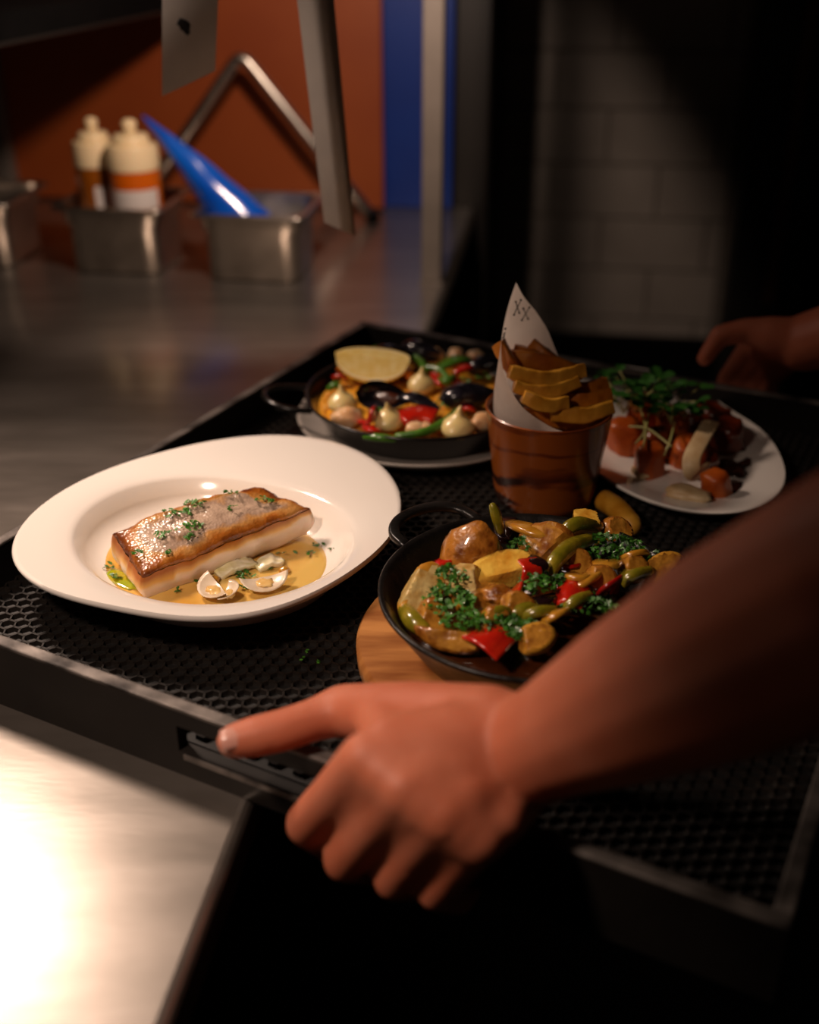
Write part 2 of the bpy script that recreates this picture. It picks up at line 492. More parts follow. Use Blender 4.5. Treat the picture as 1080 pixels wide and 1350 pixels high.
# ------------------------------------------------------------------ structure
obj('floor', box(-3, 3.2, -1.5, 4.2, FLOOR - 0.05, FLOOR), m_floor, smooth=False, kind='structure')
WALLB = 0.50
wb = obj('wall_back', cbox(-2.2, 0.03, WALLB, WALLB + 0.08, FLOOR, 1.4), m_dark, smooth=False, kind='structure')
bevel_obj(obj('splashback_panel', cbox(-1.6, -0.148, WALLB - 0.06, WALLB - 0.045, 0.004, 1.1), m_orange, wb, smooth=False), 0.002)
TW = 1.05
wf = obj('wall_tiled', cbox(-0.1, 0.62, TW, TW + 0.1, FLOOR, 1.6), m_grout, smooth=False, kind='structure')
th, tw_ = 0.118, 0.236
for r_ in range(13):
    z0 = -0.50 + r_ * th
    x = 0.02 - (0.118 if r_ % 2 else 0)
    while x < 0.53:
        a0, a1 = max(x, 0.02), min(x + tw_, 0.53)
        if a1 - a0 > 0.03:
            d = random.Random(r_ * 31 + int(x * 100)).uniform(0, 0.0015)
            bevel_obj(obj('tile', cbox(a0 + 0.002, a1 - 0.002, TW - 0.007 - d, TW + 0.001, z0 + 0.002, z0 + th - 0.002), m_tile, wf, smooth=False), 0.002, 1)
        x += tw_
wr = obj('wall_right', cbox(0.62, 2.6, TW - 0.02, TW + 0.1, FLOOR, 1.6), m_black, smooth=False, kind='structure')
dr = obj('door_1', cbox(0.545, 0.70, TW - 0.10, TW - 0.02, FLOOR, 1.6), m_frame, smooth=False, kind='structure')
bevel_obj(obj('door_trim', cbox(0.62, 0.645, TW - 0.112, TW - 0.101, -0.3, 1.2), m_brown, dr, smooth=False), 0.003)
obj('baseboard_back', cbox(0.02, 0.545, TW - 0.05, TW - 0.012, FLOOR, -0.42), m_black, smooth=False, kind='structure')

# counter
ct = thing('steel_counter', 'long brushed steel pass counter under the serving tray', 'counter', C(-0.6, -0.8, FLOOR))
sec = []
v, f = box(-1.9, 0.012, -2.3, WALLB - 0.005, -0.035, 0.0)
o = obj('worktop', xf((v, f), T(EDGE) @ ROT8), m_steel, ct, smooth=False)
bevel_obj(o, 0.008, 4)
obj('cabinet', cbox(-1.85, -0.05, -2.25, WALLB - 0.01, FLOOR + 0.08, -0.036), m_dark, ct, smooth=False)
obj('plinth', cbox(-1.8, -0.10, -2.2, WALLB - 0.03, FLOOR, FLOOR + 0.079), m_black, ct, smooth=False)

# gantry posts, rail, shelf
def post(base, label, top=1.0):
    t = thing('gantry_post', label, 'post', base)
    M8 = T(base) @ ROT8
    bevel_obj(obj('upright', xf(box(-0.0145, 0.0145, -0.0145, 0.0145, 0.004, top), M8), m_post, t, smooth=False), 0.003)
    bevel_obj(obj('foot_plate', xf(box(-0.0165, 0.0165, -0.0165, 0.0165, 0.0, 0.004), M8), m_post, t, smooth=False), 0.001)
    return t
pb = P(570, 372, 0)
post(pb, 'square steel gantry post at the counter edge beside the blue board')
pl = P(-14, 330, 0); pl = C(-0.845, 0.425)
post(pl, 'square steel gantry post behind the steel pan without bottles or bag', 0.338)
rail_y = 1.16
RZ = 0.47
ra, rb = Vector((-0.85, rail_y + 0.045, RZ)), Vector((0.10, rail_y + 0.045, RZ))
rl = thing('ticket_rail', 'steel ticket rail above the pass holding paper tickets', 'rail', (ra + rb) / 2)
bevel_obj(obj('channel', box(ra.x, rb.x, rail_y + 0.004, rail_y + 0.03, RZ - 0.005, RZ + 0.03), m_post, rl, smooth=False), 0.002)
obj('clip_bar', tube([(ra.x, rail_y + 0.012, RZ - 0.008), (rb.x, rail_y + 0.012, RZ - 0.008)], 0.004, 10), m_gn, rl)
for hx in (-0.80, 0.05):
    obj('hanger_rod', tube([(hx, rail_y + 0.017, RZ + .03), (hx, rail_y + 0.017, 1.6)], 0.004, 10), m_post, rl)
# overhead shelf
s0, s1 = P(0, 60, 0.34), P(210, 18, 0.34)
sd = (s1 - s0).normalized(); sn = Vector((-sd.y, sd.x, 0))
q0 = s0 - sd * 0.55; q1 = s0 + sd * 0.57
sh = thing('gantry_shelf', 'black overhead shelf above the left pans', 'shelf', (q0 + q1) / 2 + sn * 0.2)
vv = []
for zz in (0.342, 0.375):
    vv += [Vector((a.x, a.y, zz)) for a in (q0, q1, q1 + sn * 0.55, q0 + sn * 0.55)]
obj('shelf_board', (vv, [(3, 2, 1, 0), (4, 5, 6, 7), (0, 1, 5, 4), (1, 2, 6, 5), (2, 3, 7, 6), (3, 0, 4, 7)]), m_black, sh, smooth=False)
obj('edge_trim', sweep([q0 - sn * 0.001 + Vector((0, 0, .0)), q1 - sn * 0.001], [(-.0012, -.001), (.0012, -.001), (.0012, .003), (-.0012, .003)]), m_dark, sh, smooth=False)

for lp in (q0 + sd * .08 + sn * .5, q1 - sd * .08 + sn * .5):
    obj('shelf_leg', tube([(lp.x, lp.y, 0.0), (lp.x, lp.y, 0.342)], 0.010, 12), m_black, sh)
# blue chopping board behind the splashback
bevel_obj(obj('chopping_board', cbox(-0.34, -0.028, WALLB - 0.035, WALLB - 0.018, 0.0, 0.56), m_blue, smooth=False,
    label='upright blue plastic chopping board between splashback and steel post', cat='chopping board'), 0.004)

# ------------------------------------------------------------------ tickets
def ticket(name, label, pts, width, fold, m, spot_at=None):
    # pts: centre line, top to bottom; fold: V-depth across the width
    n = len(pts); V, F = [], []
    cols = [(-0.5, 0.0), (-0.25, fold * .55), (0.0, fold), (0.25, fold * .55), (0.5, 0.0)] if fold else [(-.5, 0), (-.2, .002), (.2, .002), (.5, 0)]
    k = len(cols)
    for th_ in (0, 0.0004):
        for p in pts:
            p, sl, yaw = p
            for a, d in cols:
                c, s = math.cos(yaw), math.sin(yaw)
                V.append(Vector(p) + Vector((a * width * c + (d) * s, a * width * s - d * c + th_, sl * (a + 0.5))))
    for layer in (0, 1):
        o_ = layer * n * k
        for i in range(n - 1):
            for j in range(k - 1):
                q = (o_ + i * k + j, o_ + i * k + j + 1, o_ + (i + 1) * k + j + 1, o_ + (i + 1) * k + j)
                F.append(q if layer else q[::-1])
    return obj(name, (V, F), m, label=label, cat='ticket')
pts = []
for k in range(13):
    t = k / 12; a = PY(252 - 2 * t, -60 + 186 * t, rail_y - 0.002 - 0.012 * math.sin(t * 2.4)); pts.append((a, 0.022 * t, 0.1))
tk = ticket('order_ticket', 'short dark-shaded paper ticket hanging above the squeeze bottles', pts, 0.052, 0, m_paper)
sp_ = PY(241, 36, rail_y - 0.016)
obj('ink_blot', xf(blob(.007, .0005, .0075, 3, .25), T(sp_)), m_ink, tk)
pts = []
for k in range(17):
    t = k / 16; a = PY(416 - 6 * (1 - t) + 32 * t, -60 + 350 * t, rail_y - 0.004 - 0.02 * math.sin(t * 2.2)); pts.append((a, -0.02 * t, 0.35 + 0.25 * t))
ticket('order_ticket', 'long creased paper ticket hanging over the pan with the blue bag', pts, 0.036, 0.024, m_paper)

# ------------------------------------------------------------------ steel pans
def gn_pan(front_left_px, label, wdt=0.170, dep=0.160, hgt=0.100):
    fl = P(*front_left_px, hgt)
    base = Vector((fl.x, fl.y, 0)) + CR * wdt / 2 + CF * dep / 2
    t = thing('gastro_pan', label, 'pan', base)
    Mx = T(base) @ ROT8
    def ring(hw, hd, z, r): return [Vector((x, y, z)) for x, y in rrect(hw, hd, r, 6)]
    hw, hd = wdt / 2, dep / 2
    rings = [ring(hw - .022, hd - .021, 0.0, .018), ring(hw - .017, hd - .016, 0.003, .022), ring(hw - .0155, hd - .0145, hgt * .7, .026),
             ring(hw - .010, hd - .010, hgt * .76, .028), ring(hw - .0085, hd - .0085, hgt - .002, .028)]
    inner = [ring(hw - .010, hd - .010, hgt - .002, .027), ring(hw - .0115, hd - .0115, hgt * .76, .027), ring(hw - .017, hd - .016, hgt * .7, .025),
             ring(hw - .0185, hd - .0175, 0.0045, .021), ring(hw - .024, hd - .023, 0.0015, .017)]
    V, F = [], []
    allr = rings + inner
    for r_ in allr: V += r_
    m = len(rings[0])
    for i in range(len(allr) - 1):
        for k in range(m): F.append((i * m + k, i * m + (k + 1) % m, (i + 1) * m + (k + 1) % m, (i + 1) * m + k))
    F.append(tuple(range(m))[::-1]); F.append(tuple((len(allr) - 1) * m + k for k in range(m)))
    obj('pan_body', xf((V, F), Mx), m_gn, t, autos=50)
    rr = [ring(hw - .0085, hd - .0085, hgt - .0025, .028), ring(hw - .0005, hd - .0005, hgt - .004, .014), ring(hw, hd, hgt - .002, .014),
          ring(hw - .001, hd - .001, hgt, .014), ring(hw - .009, hd - .009, hgt + .0002, .028)]
    V, F = [], []
    for r_ in rr: V += r_
    for i in range(len(rr)):
        j = (i + 1) % len(rr)
        for k in range(m): F.append((i * m + k, i * m + (k + 1) % m, j * m + (k + 1) % m, j * m + k))
    obj('pan_rim', xf((V, F), Mx), m_gn, t, autos=60)
    return base
b2 = gn_pan((246, 283), 'steel gastro pan holding the blue piping bag')
b1 = gn_pan((62, 274), 'steel gastro pan holding two squeeze bottles')
b0 = gn_pan((-136, 266), 'steel gastro pan cut by the frame beside the bottle pan')

def bottle(base, label, m_s, h=0.195, r=0.037, lab_ang=0, band=(0.06, 0.095)):
    t = thing('squeeze_bottle', label, 'bottle', base)
    B = T(base)
    bb = obj('bottle_body', xf(lathe([(0, 0), (r * .9, 0), (r, .004), (r, h * .68), (r * .97, h * .70), (r * .95, h * .71), (0, h * .71)], 32), B), m_s, t, autos=50)
    cb = obj('cap', xf(lathe([(r * .96, h * .675), (r * 1.03, h * .68), (r * 1.04, h * .70), (r * 1.02, h * .82), (r * .97, h * .84), (r * .72, h * .845), (r * .70, h * .885), (r * .62, h * .90), (r * .30, h * .905), (0, h * .906)], 32), B), m_cap, t, autos=50)
    obj('nozzle', xf(lathe([(r * .30, h * .905), (r * .24, h * .93), (r * .29, h * .955), (r * .29, h * .98), (r * .18, h * .995), (0, h)], 20), B), m_cap, cb)
    V, F = [], []
    n = 10
    for k in range(n + 1):
        a = lab_ang + R(-55 + 110 * k / n)
        for z in band:
            V.append(Vector(base) + Vector(((r + .0006) * math.sin(a), -(r + .0006) * math.cos(a), z)))
    for k in range(n): F.append((2 * k, 2 * k + 2, 2 * k + 3, 2 * k + 1))
    obj('label_sticker', (V, F), m_lab, bb)
bottle(b1 + CR * 0.029 - CF * 0.018 + Vector((0, 0, .0015)), 'squeeze bottle of bright orange sauce with cream cap', m_sauceor, 0.215, 0.037, 0.2, (0.07, 0.120))
bottle(b1 - CR * 0.038 + CF * 0.006 + Vector((0, 0, .0015)), 'squeeze bottle of amber sauce with cream cap', m_sauceam, 0.212, 0.031, 1.0, (0.07, 0.118))

# blue piping bag: limp cone standing out of the pan
ap = PN(188, 152, b2 + CR * -0.06, CF); bs = b2 + CR * 0.006 - CF * .005 + Vector((0, 0, 0.030))
ax = (bs - ap)
pts, sc = [], []
for k in range(15):
    t = k / 14; pts.append(ap + ax * t + Vector((0, 0, 0.006 * math.sin(t * 3.1)))); sc.append((0.0015 + 0.062 * t if t < .86 else 0.055 - (t - .86) * .2, 0.0015 + 0.046 * t if t < .86 else 0.041 - (t - .86) * .12))
bag = sweep(pts, circ(1.0, 28), scale=[(a * .72, b * 1.05) for a, b in sc])
bag = ([a + Vector((0, .003, 0)) * noise.noise(a * 55) + Vector((0, 0, .003)) * noise.noise(a * 40 + Vector((3, 1, 2))) for a in bag[0]], bag[1])
obj('piping_bag', bag, m_bluebag, label='glossy blue plastic piping bag leaning out of a steel pan', cat='piping bag')

# bent tube A-frame near the splashback
apx = PN(318, 70, C(0, WALLB - 0.14), CF)
la = PN(182, 318, C(0, WALLB - 0.14), CF); lb = PN(492, 342, C(0, WALLB - 0.14), CF)
la.z = lb.z = 0.007
t0 = apx + (la - apx).normalized() * 0.02; t1 = apx + (lb - apx).normalized() * 0.02
path = [la, la.lerp(t0, .33), la.lerp(t0, .66)] + [t0 + (apx - t0) * a * .9 * 1.0 if False else t0.lerp(apx, a).lerp(apx.lerp(t1, a), a) for a in (0, .25, .5, .75, 1)] + [t1.lerp(lb, .33), t1.lerp(lb, .66), lb]
fr = thing('tube_stand', 'bent steel tube stand shaped like an inverted V before orange splashback', 'stand', (la + lb) / 2)
obj('tube', tube(path, 0.0105, 14), m_gn, fr)
for e in (la, lb):
    obj('rubber_foot', tube([e - Vector((0, 0, .007)), e + Vector((0, 0, .008))], 0.0125, 14), m_black, fr)

# ------------------------------------------------------------------ tray
RIMZ, TRF = 0.055, 0.018
A_l = R(27.4)
TV = Vector((math.sin(A_l), math.cos(A_l), 0)); TU = Vector((math.cos(A_l), -math.sin(A_l), 0))
TC = P(478, 423, RIMZ)                  # far-left corner of the rim
TLEN, TWID = 0.69, 0.63
TC = Vector((TC.x, TC.y, 0)) - TV * TLEN   # near-left corner on the counter
MT = T(TC) @ Matrix.Rotation(-A_l, 4, 'Z')
def TP(a, b, z=0): return TC + TU * a + TV * b + Vector((0, 0, z))
tr = thing('serving_tray', 'large black serving tray with worn edges and slotted handles', 'tray', TP(TWID / 2, TLEN / 2))
wt = 0.009
bevel_obj(obj('tray_base', xf(box(wt, TWID - wt, wt, TLEN - wt, 0.002, TRF), MT), m_tray, tr, smooth=False), 0.001)
S0, S1, SZ0, SZ1 = 0.255, 0.385, 0.020, 0.040
def slotted(y0, y1):
    return merge(box(0, S0, y0, y1, 0, RIMZ - .003), box(S1, TWID, y0, y1, 0, RIMZ - .003),
                 box(S0, S1, y0, y1, 0, SZ0), box(S0, S1, y0, y1, SZ1, RIMZ - .003))
for y0, y1 in ((0, wt), (TLEN - wt, TLEN)):
    obj('handle_wall', xf(slotted(y0, y1), MT), m_tray, tr, smooth=False)
for x0, x1 in ((0, wt), (TWID - wt, TWID)):
    obj('side_wall', xf(box(x0, x1, wt, TLEN - wt, 0, RIMZ - .003), MT), m_tray, tr, smooth=False)
for bx_ in (box(-.0005, TWID + .0005, -.0005, wt + .0005, RIMZ - .003, RIMZ), box(-.0005, TWID + .0005, TLEN - wt - .0005, TLEN + .0005, RIMZ - .003, RIMZ),
           box(-.0005, wt + .0005, wt + .0005, TLEN - wt - .0005, RIMZ - .003, RIMZ), box(TWID - wt - .0005, TWID + .0005, wt + .0005, TLEN - wt - .0005, RIMZ - .003, RIMZ)):
    bevel_obj(obj('rim_strip', xf(bx_, MT), m_rim, tr, smooth=False), 0.0012, 2)
for y0 in (-.0012, TLEN + .0002):
    obj('slot_lip', xf(box(S0 + .004, S1 - .004, y0, y0 + .001, SZ0 - .005, SZ0 - .001), MT), m_rim, tr, smooth=False)

# rubber mesh mat: honeycomb strands
mt = thing('mesh_mat', 'black rubber honeycomb mesh mat lining the serving tray', 'mat', TP(TWID / 2, TLEN / 2, TRF))
obj('mat_backing', xf(box(wt + .002, TWID - wt - .002, wt + .002, TLEN - wt - .002, TRF, TRF + .0015), MT), m_matbase, mt, smooth=False)
a_ = 0.0062; V, F = [], []
dx, dy = 1.5 * a_, math.sqrt(3) * a_
edges = set(); 
def hexkey(x, y): return (round(x, 5), round(y, 5))
for i in range(int(TWID / dx) + 2):
    for j in range(int(TLEN / dy) + 2):
        cx, cy = i * dx, j * dy + (dy / 2 if i % 2 else 0)
        ang = [(cx + a_ * math.cos(R(60 * k)), cy + a_ * math.sin(R(60 * k))) for k in range(6)]
        for k in range(6):
            p, q = hexkey(*ang[k]), hexkey(*ang[(k + 1) % 6])
            edges.add((p, q) if p < q else (q, p))
lo_, hx_, hy_ = wt + .003, TWID - wt - .003, TLEN - wt - .003
for (x0, y0), (x1, y1) in sorted(edges):
    if min(x0, x1) < lo_ or min(y0, y1) < lo_ or max(x0, x1) > hx_ or max(y0, y1) > hy_: continue
    d = Vector((x1 - x0, y1 - y0, 0)); n_ = Vector((-d.y, d.x, 0)).normalized()
    b0_ = len(V)
    z0, z1 = TRF + .0015, TRF + .0046
    steep = abs(d.y) < 1e-4           # the rungs lie flatter and wider
    wa, wb_ = (.0013, .0007) if not steep else (.0016, .0010)
    for (x, y) in ((x0, y0), (x1, y1)):
        for s_, z in ((-wa, z0), (-wb_, z1), (wb_, z1), (wa, z0)):
            V.append(Vector((x, y, z)) + n_ * s_)
    F += [(b0_, b0_ + 4, b0_ + 5, b0_ + 1), (b0_ + 1, b0_ + 5, b0_ + 6, b0_ + 2), (b0_ + 2, b0_ + 6, b0_ + 7, b0_ + 3)]
obj('mesh_strands', xf((V, F), MT), m_mat, mt, smooth=False, kind='stuff')
MATZ = TRF + 0.0046

# ------------------------------------------------------------------ plates from outlines
def fourier(pts, center, harm=5):
    A = []
    import cmath
    pol = []
    for p in pts:
        d = p - center; pol.append((math.atan2(d.y, d.x), math.hypot(d.x, d.y)))
    pol.sort()
    def rad(a):
        a = (a + math.pi) % (2 * math.pi) - math.pi
        n = len(pol)
        for i in range(n):
            a0, r0 = pol[i]; a1, r1 = pol[(i + 1) % n]
            if i == n - 1:
                a1 += 2 * math.pi
                if a < a0: a += 2 * math.pi
            if a0 <= a <= a1: return r0 + (r1 - r0) * (a - a0) / max(a1 - a0, 1e-9)
        return pol[0][1]
    N = 256; s = [rad(-math.pi + 2 * math.pi * i / N) for i in range(N)]
    co = []
    for h in range(harm + 1):
        c = sum(s[i] * cmath.exp(-1j * h * (-math.pi + 2 * math.pi * i / N)) for i in range(N)) / N
        co.append(c)
    return lambda a: (co[0] + 2 * sum(co[h] * cmath.exp(1j * h * a) for h in range(1, harm + 1))).real

def plate(name, label, m, cen, Ro, Rw, prof, under, seg=128, part=None):
    """prof: list of (t,z): t in [0,1] well centre..well edge, [1,2] well edge..outer rim."""
    V, F = [], []
    def rr(a, t): return Rw(a) * t if t <= 1 else Rw(a) + (Ro(a) - Rw(a)) * (t - 1)
    full = prof + under
    n = len(full)
    for i in range(seg):
        a = 2 * math.pi * i / seg
        for t, z in full:
            r_ = rr(a, t); V.append(Vector((cen.x + r_ * math.cos(a), cen.y + r_ * math.sin(a), z)))
    for i in range(seg):
        j = (i + 1) % seg
        for k in range(n - 1): F.append((i * n + k, j * n + k, j * n + k + 1, i * n + k + 1))
    F.append(tuple(i * n for i in range(seg))); F.append(tuple(i * n + n - 1 for i in range(seg))[::-1])
    return obj(name, (V, F), m, label=label, cat='plate', autos=60)

Z1 = 0.0645
out1 = [(15, 735), (22, 703), (50, 668), (100, 637), (160, 612), (230, 591), (300, 577), (360, 572), (420, 576), (470, 591), (505, 614), (525, 642), (530, 668), (520, 698), (495, 728), (455, 757), (400, 787), (350, 804), (290, 813), (220, 810), (150, 799), (90, 784), (45, 767), (22, 751)]
op = [P(x, y, Z1) for x, y in out1]
wl = [(95, 708), (108, 675), (145, 650), (200, 634), (260, 629), (320, 632), (380, 643), (430, 662), (462, 685), (470, 708), (455, 738), (425, 763), (350, 787), (250, 796), (190, 788), (140, 768), (108, 741)]
wp = [P(x, y, Z1 - 0.006) for x, y in wl]
c1 = sum(wp, Vector()) / len(wp)
Ro1, Rw1 = fourier(op, c1, 6), fourier(wp, c1, 3)
zb = MATZ
plate('fish_plate', 'white egg-shaped bowl plate holding the seared fish', m_china, c1, Ro1, Rw1,
      [(0.02, zb + .0075), (.55, zb + .0075), (.74, zb + .009), (.85, zb + .014), (.93, zb + .023), (.98, Z1 - .0075), (1.02, Z1 - .0058), (1.1, Z1 - .0045), (1.5, Z1 - .002), (1.9, Z1), (1.97, Z1 + .0002)],
      [(2.0, Z1 - .0015), (1.98, Z1 - .0045), (1.85, Z1 - .007), (1.4, Z1 - .011), (1.05, zb + .024), (.9, zb + .009), (.82, zb + .003), (.75, zb + .0005), (.72, zb), (.66, zb), (.64, zb + .002), (.02, zb + .003)])

# broth in the well
zbr = zb + .0112
V, F = [], []
n = 96; V.append(Vector((c1.x, c1.y, zbr + .0003)))
rings = (.3, .6, .76, .795, .805)
for i in range(n):
    a = 2 * math.pi * i / n
    for k, t in enumerate(rings):
        V.append(Vector((c1.x + Rw1(a) * t * math.cos(a), c1.y + Rw1(a) * t * math.sin(a), zbr + (.0003 if k < 3 else (0.0 if k == 3 else -.0008)))))
m_ = len(rings)
for i in range(n):
    j = (i + 1) % n
    F.append((0, 1 + i * m_, 1 + j * m_))
    for k in range(m_ - 1): F.append((1 + i * m_ + k, 1 + i * m_ + k + 1, 1 + j * m_ + k + 1, 1 + j * m_ + k))
obj('butter_broth', (V, F), m_broth, label='pale golden butter broth pooled around the fish', cat='sauce', kind='stuff')

# ------------------------------------------------------------------ fish fillet
def fillet():
    # corners of the top skin from the photograph, top a little above the broth
    zt = zbr + 0.034
    c_fl = P(187, 757, zbr + .022); c_bl = P(149, 700, zbr + .030); c_br = P(343, 640, zbr + .040); c_fr = P(409, 667, zbr + .031)
    nu, nv, nw = 44, 22, 9
    def top(u, v):
        p = c_fl.lerp(c_fr, u).lerp(c_bl.lerp(c_br, u), v)
        p.z += 0.0065 * v * math.sin(math.pi * u) + 0.004 * math.sin(math.pi * v) * math.sin(math.pi * min(1, u * 1.1)) + 0.0022 * noise.noise(Vector((u * 7, v * 4, 1.3))) + .0012 * noise.noise(Vector((u * 20, v * 11, 4)))
        return p
    Vt, E = {}, []
    skin_v, skin_f, edge = [], [], []
    for i in range(nu + 1):
        for j in range(nv + 1):
            u, v = i / nu, j / nv
            # rounded outline
            uu = u; vv_ = v
            p = top(uu, vv_)
            e = min(min(u, 1 - u) * 2.2, min(v, 1 - v) * 1.0)
            p.z -= 0.003 * max(0, 1 - min(min(u, 1 - u) * 20, min(v, 1 - v) * 9)) ** 2
            p += Vector((noise.noise(Vector((u * 9, v * 9, 8))), noise.noise(Vector((u * 9, v * 9, 18))), 0)) * .0022
            skin_v.append(p); edge.append(max(0, 1 - e * 3.4) * .55 + (.28 if (u > .82 and v > .45) else 0) + (.12 if u < .12 else 0))
    for i in range(nu):
        for j in range(nv):
            a = i * (nv + 1) + j; skin_f.append((a, a + nv + 1, a + nv + 2, a + 1))
    # flesh: rings descending from the skin boundary
    bd = [(i, 0) for i in range(nu)] + [(nu, j) for j in range(nv)] + [(i, nv) for i in range(nu, 0, -1)] + [(0, j) for j in range(nv, 0, -1)]
    bp = [skin_v[i * (nv + 1) + j] for i, j in bd]
    cen = sum(bp, Vector()) / len(bp)
    FV, FF = [], []
    m = len(bd)
    for k in range(nw + 1):
        t = k / nw
        for q, p in enumerate(bp):
            out = (p - cen); out.z = 0; out.normalize()
            zbot = zbr - .004 + 0.0035 * max(0, bd[q][0] / nu - .3) * 4
            z = p.z - .0006 + (zbot - p.z) * t
            bulge = .0055 * math.sin(math.pi * min(1, t * 1.05)) - .0045 * t + .0016 * noise.noise(Vector((p.x * 160, p.y * 160, t * 2.2)))
            FV.append(Vector((p.x, p.y, z)) + out * bulge)
    for k in range(nw):
        for q in range(m): FF.append((k * m + q, k * m + (q + 1) % m, (k + 1) * m + (q + 1) % m, (k + 1) * m + q))
    FF.append(tuple(nw * m + q for q in range(m)))
    base = Vector((cen.x, cen.y, zbr - .003))
    t = thing('fish_fillet', 'seared white fish fillet with crisp golden skin', 'fish', base)
    obj('flesh', (FV, FF), m_flesh, t)
    nsk = len(skin_v)
    so = obj('skin', (skin_v, skin_f), m_fishskin, t, label='crisp browned fish skin')
    at = so.data.attributes.new('edge', 'FLOAT', 'POINT')
    for i in range(nsk): at.data[i].value = edge[i]
    sd_ = so.modifiers.new('solid', 'SOLIDIFY'); sd_.thickness = 0.001; sd_.offset = 1
    fl = [c for c in t.children if c.name.startswith('flesh')][0]
    at = fl.data.attributes.new('edge', 'FLOAT', 'POINT')
    for k in range(nw + 1):
        for q in range(m):
            i, j = bd[q]
            dep = .10 + .16 * max(0, noise.noise(Vector((i / nu * 6, j / nv * 4 + 2.2, 0))) + .5) + (.16 if i < nu * .2 else 0)
            at.data[k * m + q].value = max(0.0, min(1.0, 1.25 - (k / nw) / dep * .8))
    return top
ftop = fillet()

# ------------------------------------------------------------------ herbs
def leaf_patch(n, center, spread, size, seed, dome=0.0, up=0.6):
    """n small lobed curled leaflets scattered over an ellipse (world space)."""
    rd = random.Random(seed); V, F = [], []
    for _ in range(n):
        while True:
            a, b = rd.uniform(-1, 1), rd.uniform(-1, 1)
            if a * a + b * b <= 1: break
        r2 = a * a + b * b
        c = Vector(center) + Vector((a * spread[0], b * spread[1], dome * (1 - r2) * rd.uniform(.4, 1) + rd.uniform(0, .0015)))
        yaw, tl = rd.uniform(0, 6.28), rd.uniform(-up, up)
        m = T(c) @ Matrix.Rotation(yaw, 4, 'Z') @ Matrix.Rotation(tl, 4, 'X') @ Matrix.Rotation(rd.uniform(-up, up), 4, 'Y')
        s = size * rd.uniform(.6, 1.25); cu = rd.uniform(.15, .6) * s
        pts = [(0, 0, 0), (.45, .25, -.2), (.9, .15, 0), (.6, .55, .25), (.75, 1.0, -.1), (.25, .75, .3), (0, 1.25, 0), (-.25, .75, .3), (-.75, 1.0, -.1), (-.6, .55, .25), (-.9, .15, 0), (-.45, .25, -.2)]
        o_ = len(V)
        V.append(m @ Vector((0, .5 * s, cu * .5)))
        for x, y, z in pts: V.append(m @ Vector((x * s, y * s, z * cu + .0002)))
        for k in range(12): F.append((o_, o_ + 1 + k, o_ + 1 + (k + 1) % 12))
    return V, F

def herb(name, label, n, center, spread, size, seed, dome=0.0, m=None, up=.6, group=None):
    return obj(name, leaf_patch(n, center, spread, size, seed, dome, up), m or m_parsley, label=label, cat='herb', kind='stuff', group=group)

def ftop_at(px, py):
    best = None
    for i in range(41):
        for j in range(21):
            p = ftop(i / 40, j / 20); q = p - Vector((0, 0, CAMH))
            zc = q.y * cp - q.z * sp; x = 540 + q.x / zc * FPX; yc = -q.z * cp - q.y * sp; y = 675 + yc / zc * FPX
            d = (x - px) ** 2 + (y - py) ** 2
            if best is None or d < best[0]: best = (d, p)
    return best[1]
FISHL = 'chopped parsley pile scattered on the fish skin'
for i, (px, py, n, sx, sy) in enumerate([(256, 668, 26, .009, .005), (245, 677, 22, .008, .005), (222, 680, 14, .006, .004), (258, 695, 28, .007, .009), (213, 706, 16, .005, .004), (251, 710, 12, .005, .004), (306, 655, 10, .006, .003), (222, 733, 7, .003, .003), (345, 660, 11, .009, .004), (307, 672, 6, .004, .004), (356, 665, 7, .004, .003), (178, 733, 7, .004, .004), (235, 698, 7, .009, .006)]):
    c = ftop_at(px, py) + Vector((0, 0, .0014))
    herb('chopped_parsley', FISHL, n, c, (sx, sy), .0025, 40 + i, .003, group='parsley on the fish skin')
for i, (px, py, z, n, sx, sy) in enumerate([(313, 700, .021, 8, .003, .003), (318, 697, .021, 4, .003, .002), (262, 742, .016, 5, .003, .003)]):
    pass
BL = 'chopped parsley fleck cluster floating in the broth'
for i, (px, py, n, sx, sy) in enumerate([(322, 757, 26, .009, .006), (330, 773, 22, .008, .005), (418, 720, 9, .005, .003), (411, 731, 7, .006, .003), (264, 770, 4, .004, .003), (440, 727, 3, .003, .002), (350, 748, 5, .006, .004), (240, 780, 4, .005, .002), (378, 728, 3, .008, .005), (145, 748, 6, .005, .003), (155, 762, 9, .006, .003)]):
    herb('chopped_parsley', BL, n, P(px, py, zbr + .0012), (sx, sy), .0026, 80 + i, .002, m_parsley2, .4, 'parsley in the broth')
oil = xf(blob(.020, .008, .0012, 3, .3, 1.5), T(P(162, 764, zbr + .0005)) @ rot(rz=-50))
obj('herb_oil', oil, m_oil, label='yellow-green herb oil streak in the broth beside the fish', cat='sauce', kind='stuff')

# leeks and clams beside the fish
def leek(px0, py0, px1, py1, r, seed, label, m=None):
    a, b = P(px0, py0, zbr + r * .5), P(px1, py1, zbr + r * .6)
    mid = a.lerp(b, .5) + Vector((0, .002, r * .5))
    pts = smooth_path([a, mid, b], 7)
    sc = [(.5 + .5 * math.sin(math.pi * (k + 1) / (len(pts) + 1)) ** .6) for k in range(len(pts))]
    v, f = sweep(pts, rrect(r * 1.3, r * .45, r * .25, 3), scale=sc)
    v = [p + Vector((.0012, .0012, .0022)) * noise.noise(p * 220 + Vector((seed, 0, 0))) - Vector((0, 0, .0012)) for p in v]
    obj('braised_leek', (v, f), m or m_leek, label=label, cat='leek')
leek(286, 757, 336, 740, .0062, 1, 'pale braised leek piece tucked against the fish')
leek(338, 748, 372, 738, .0055, 2, 'yellowish braised leek piece behind the open clam')

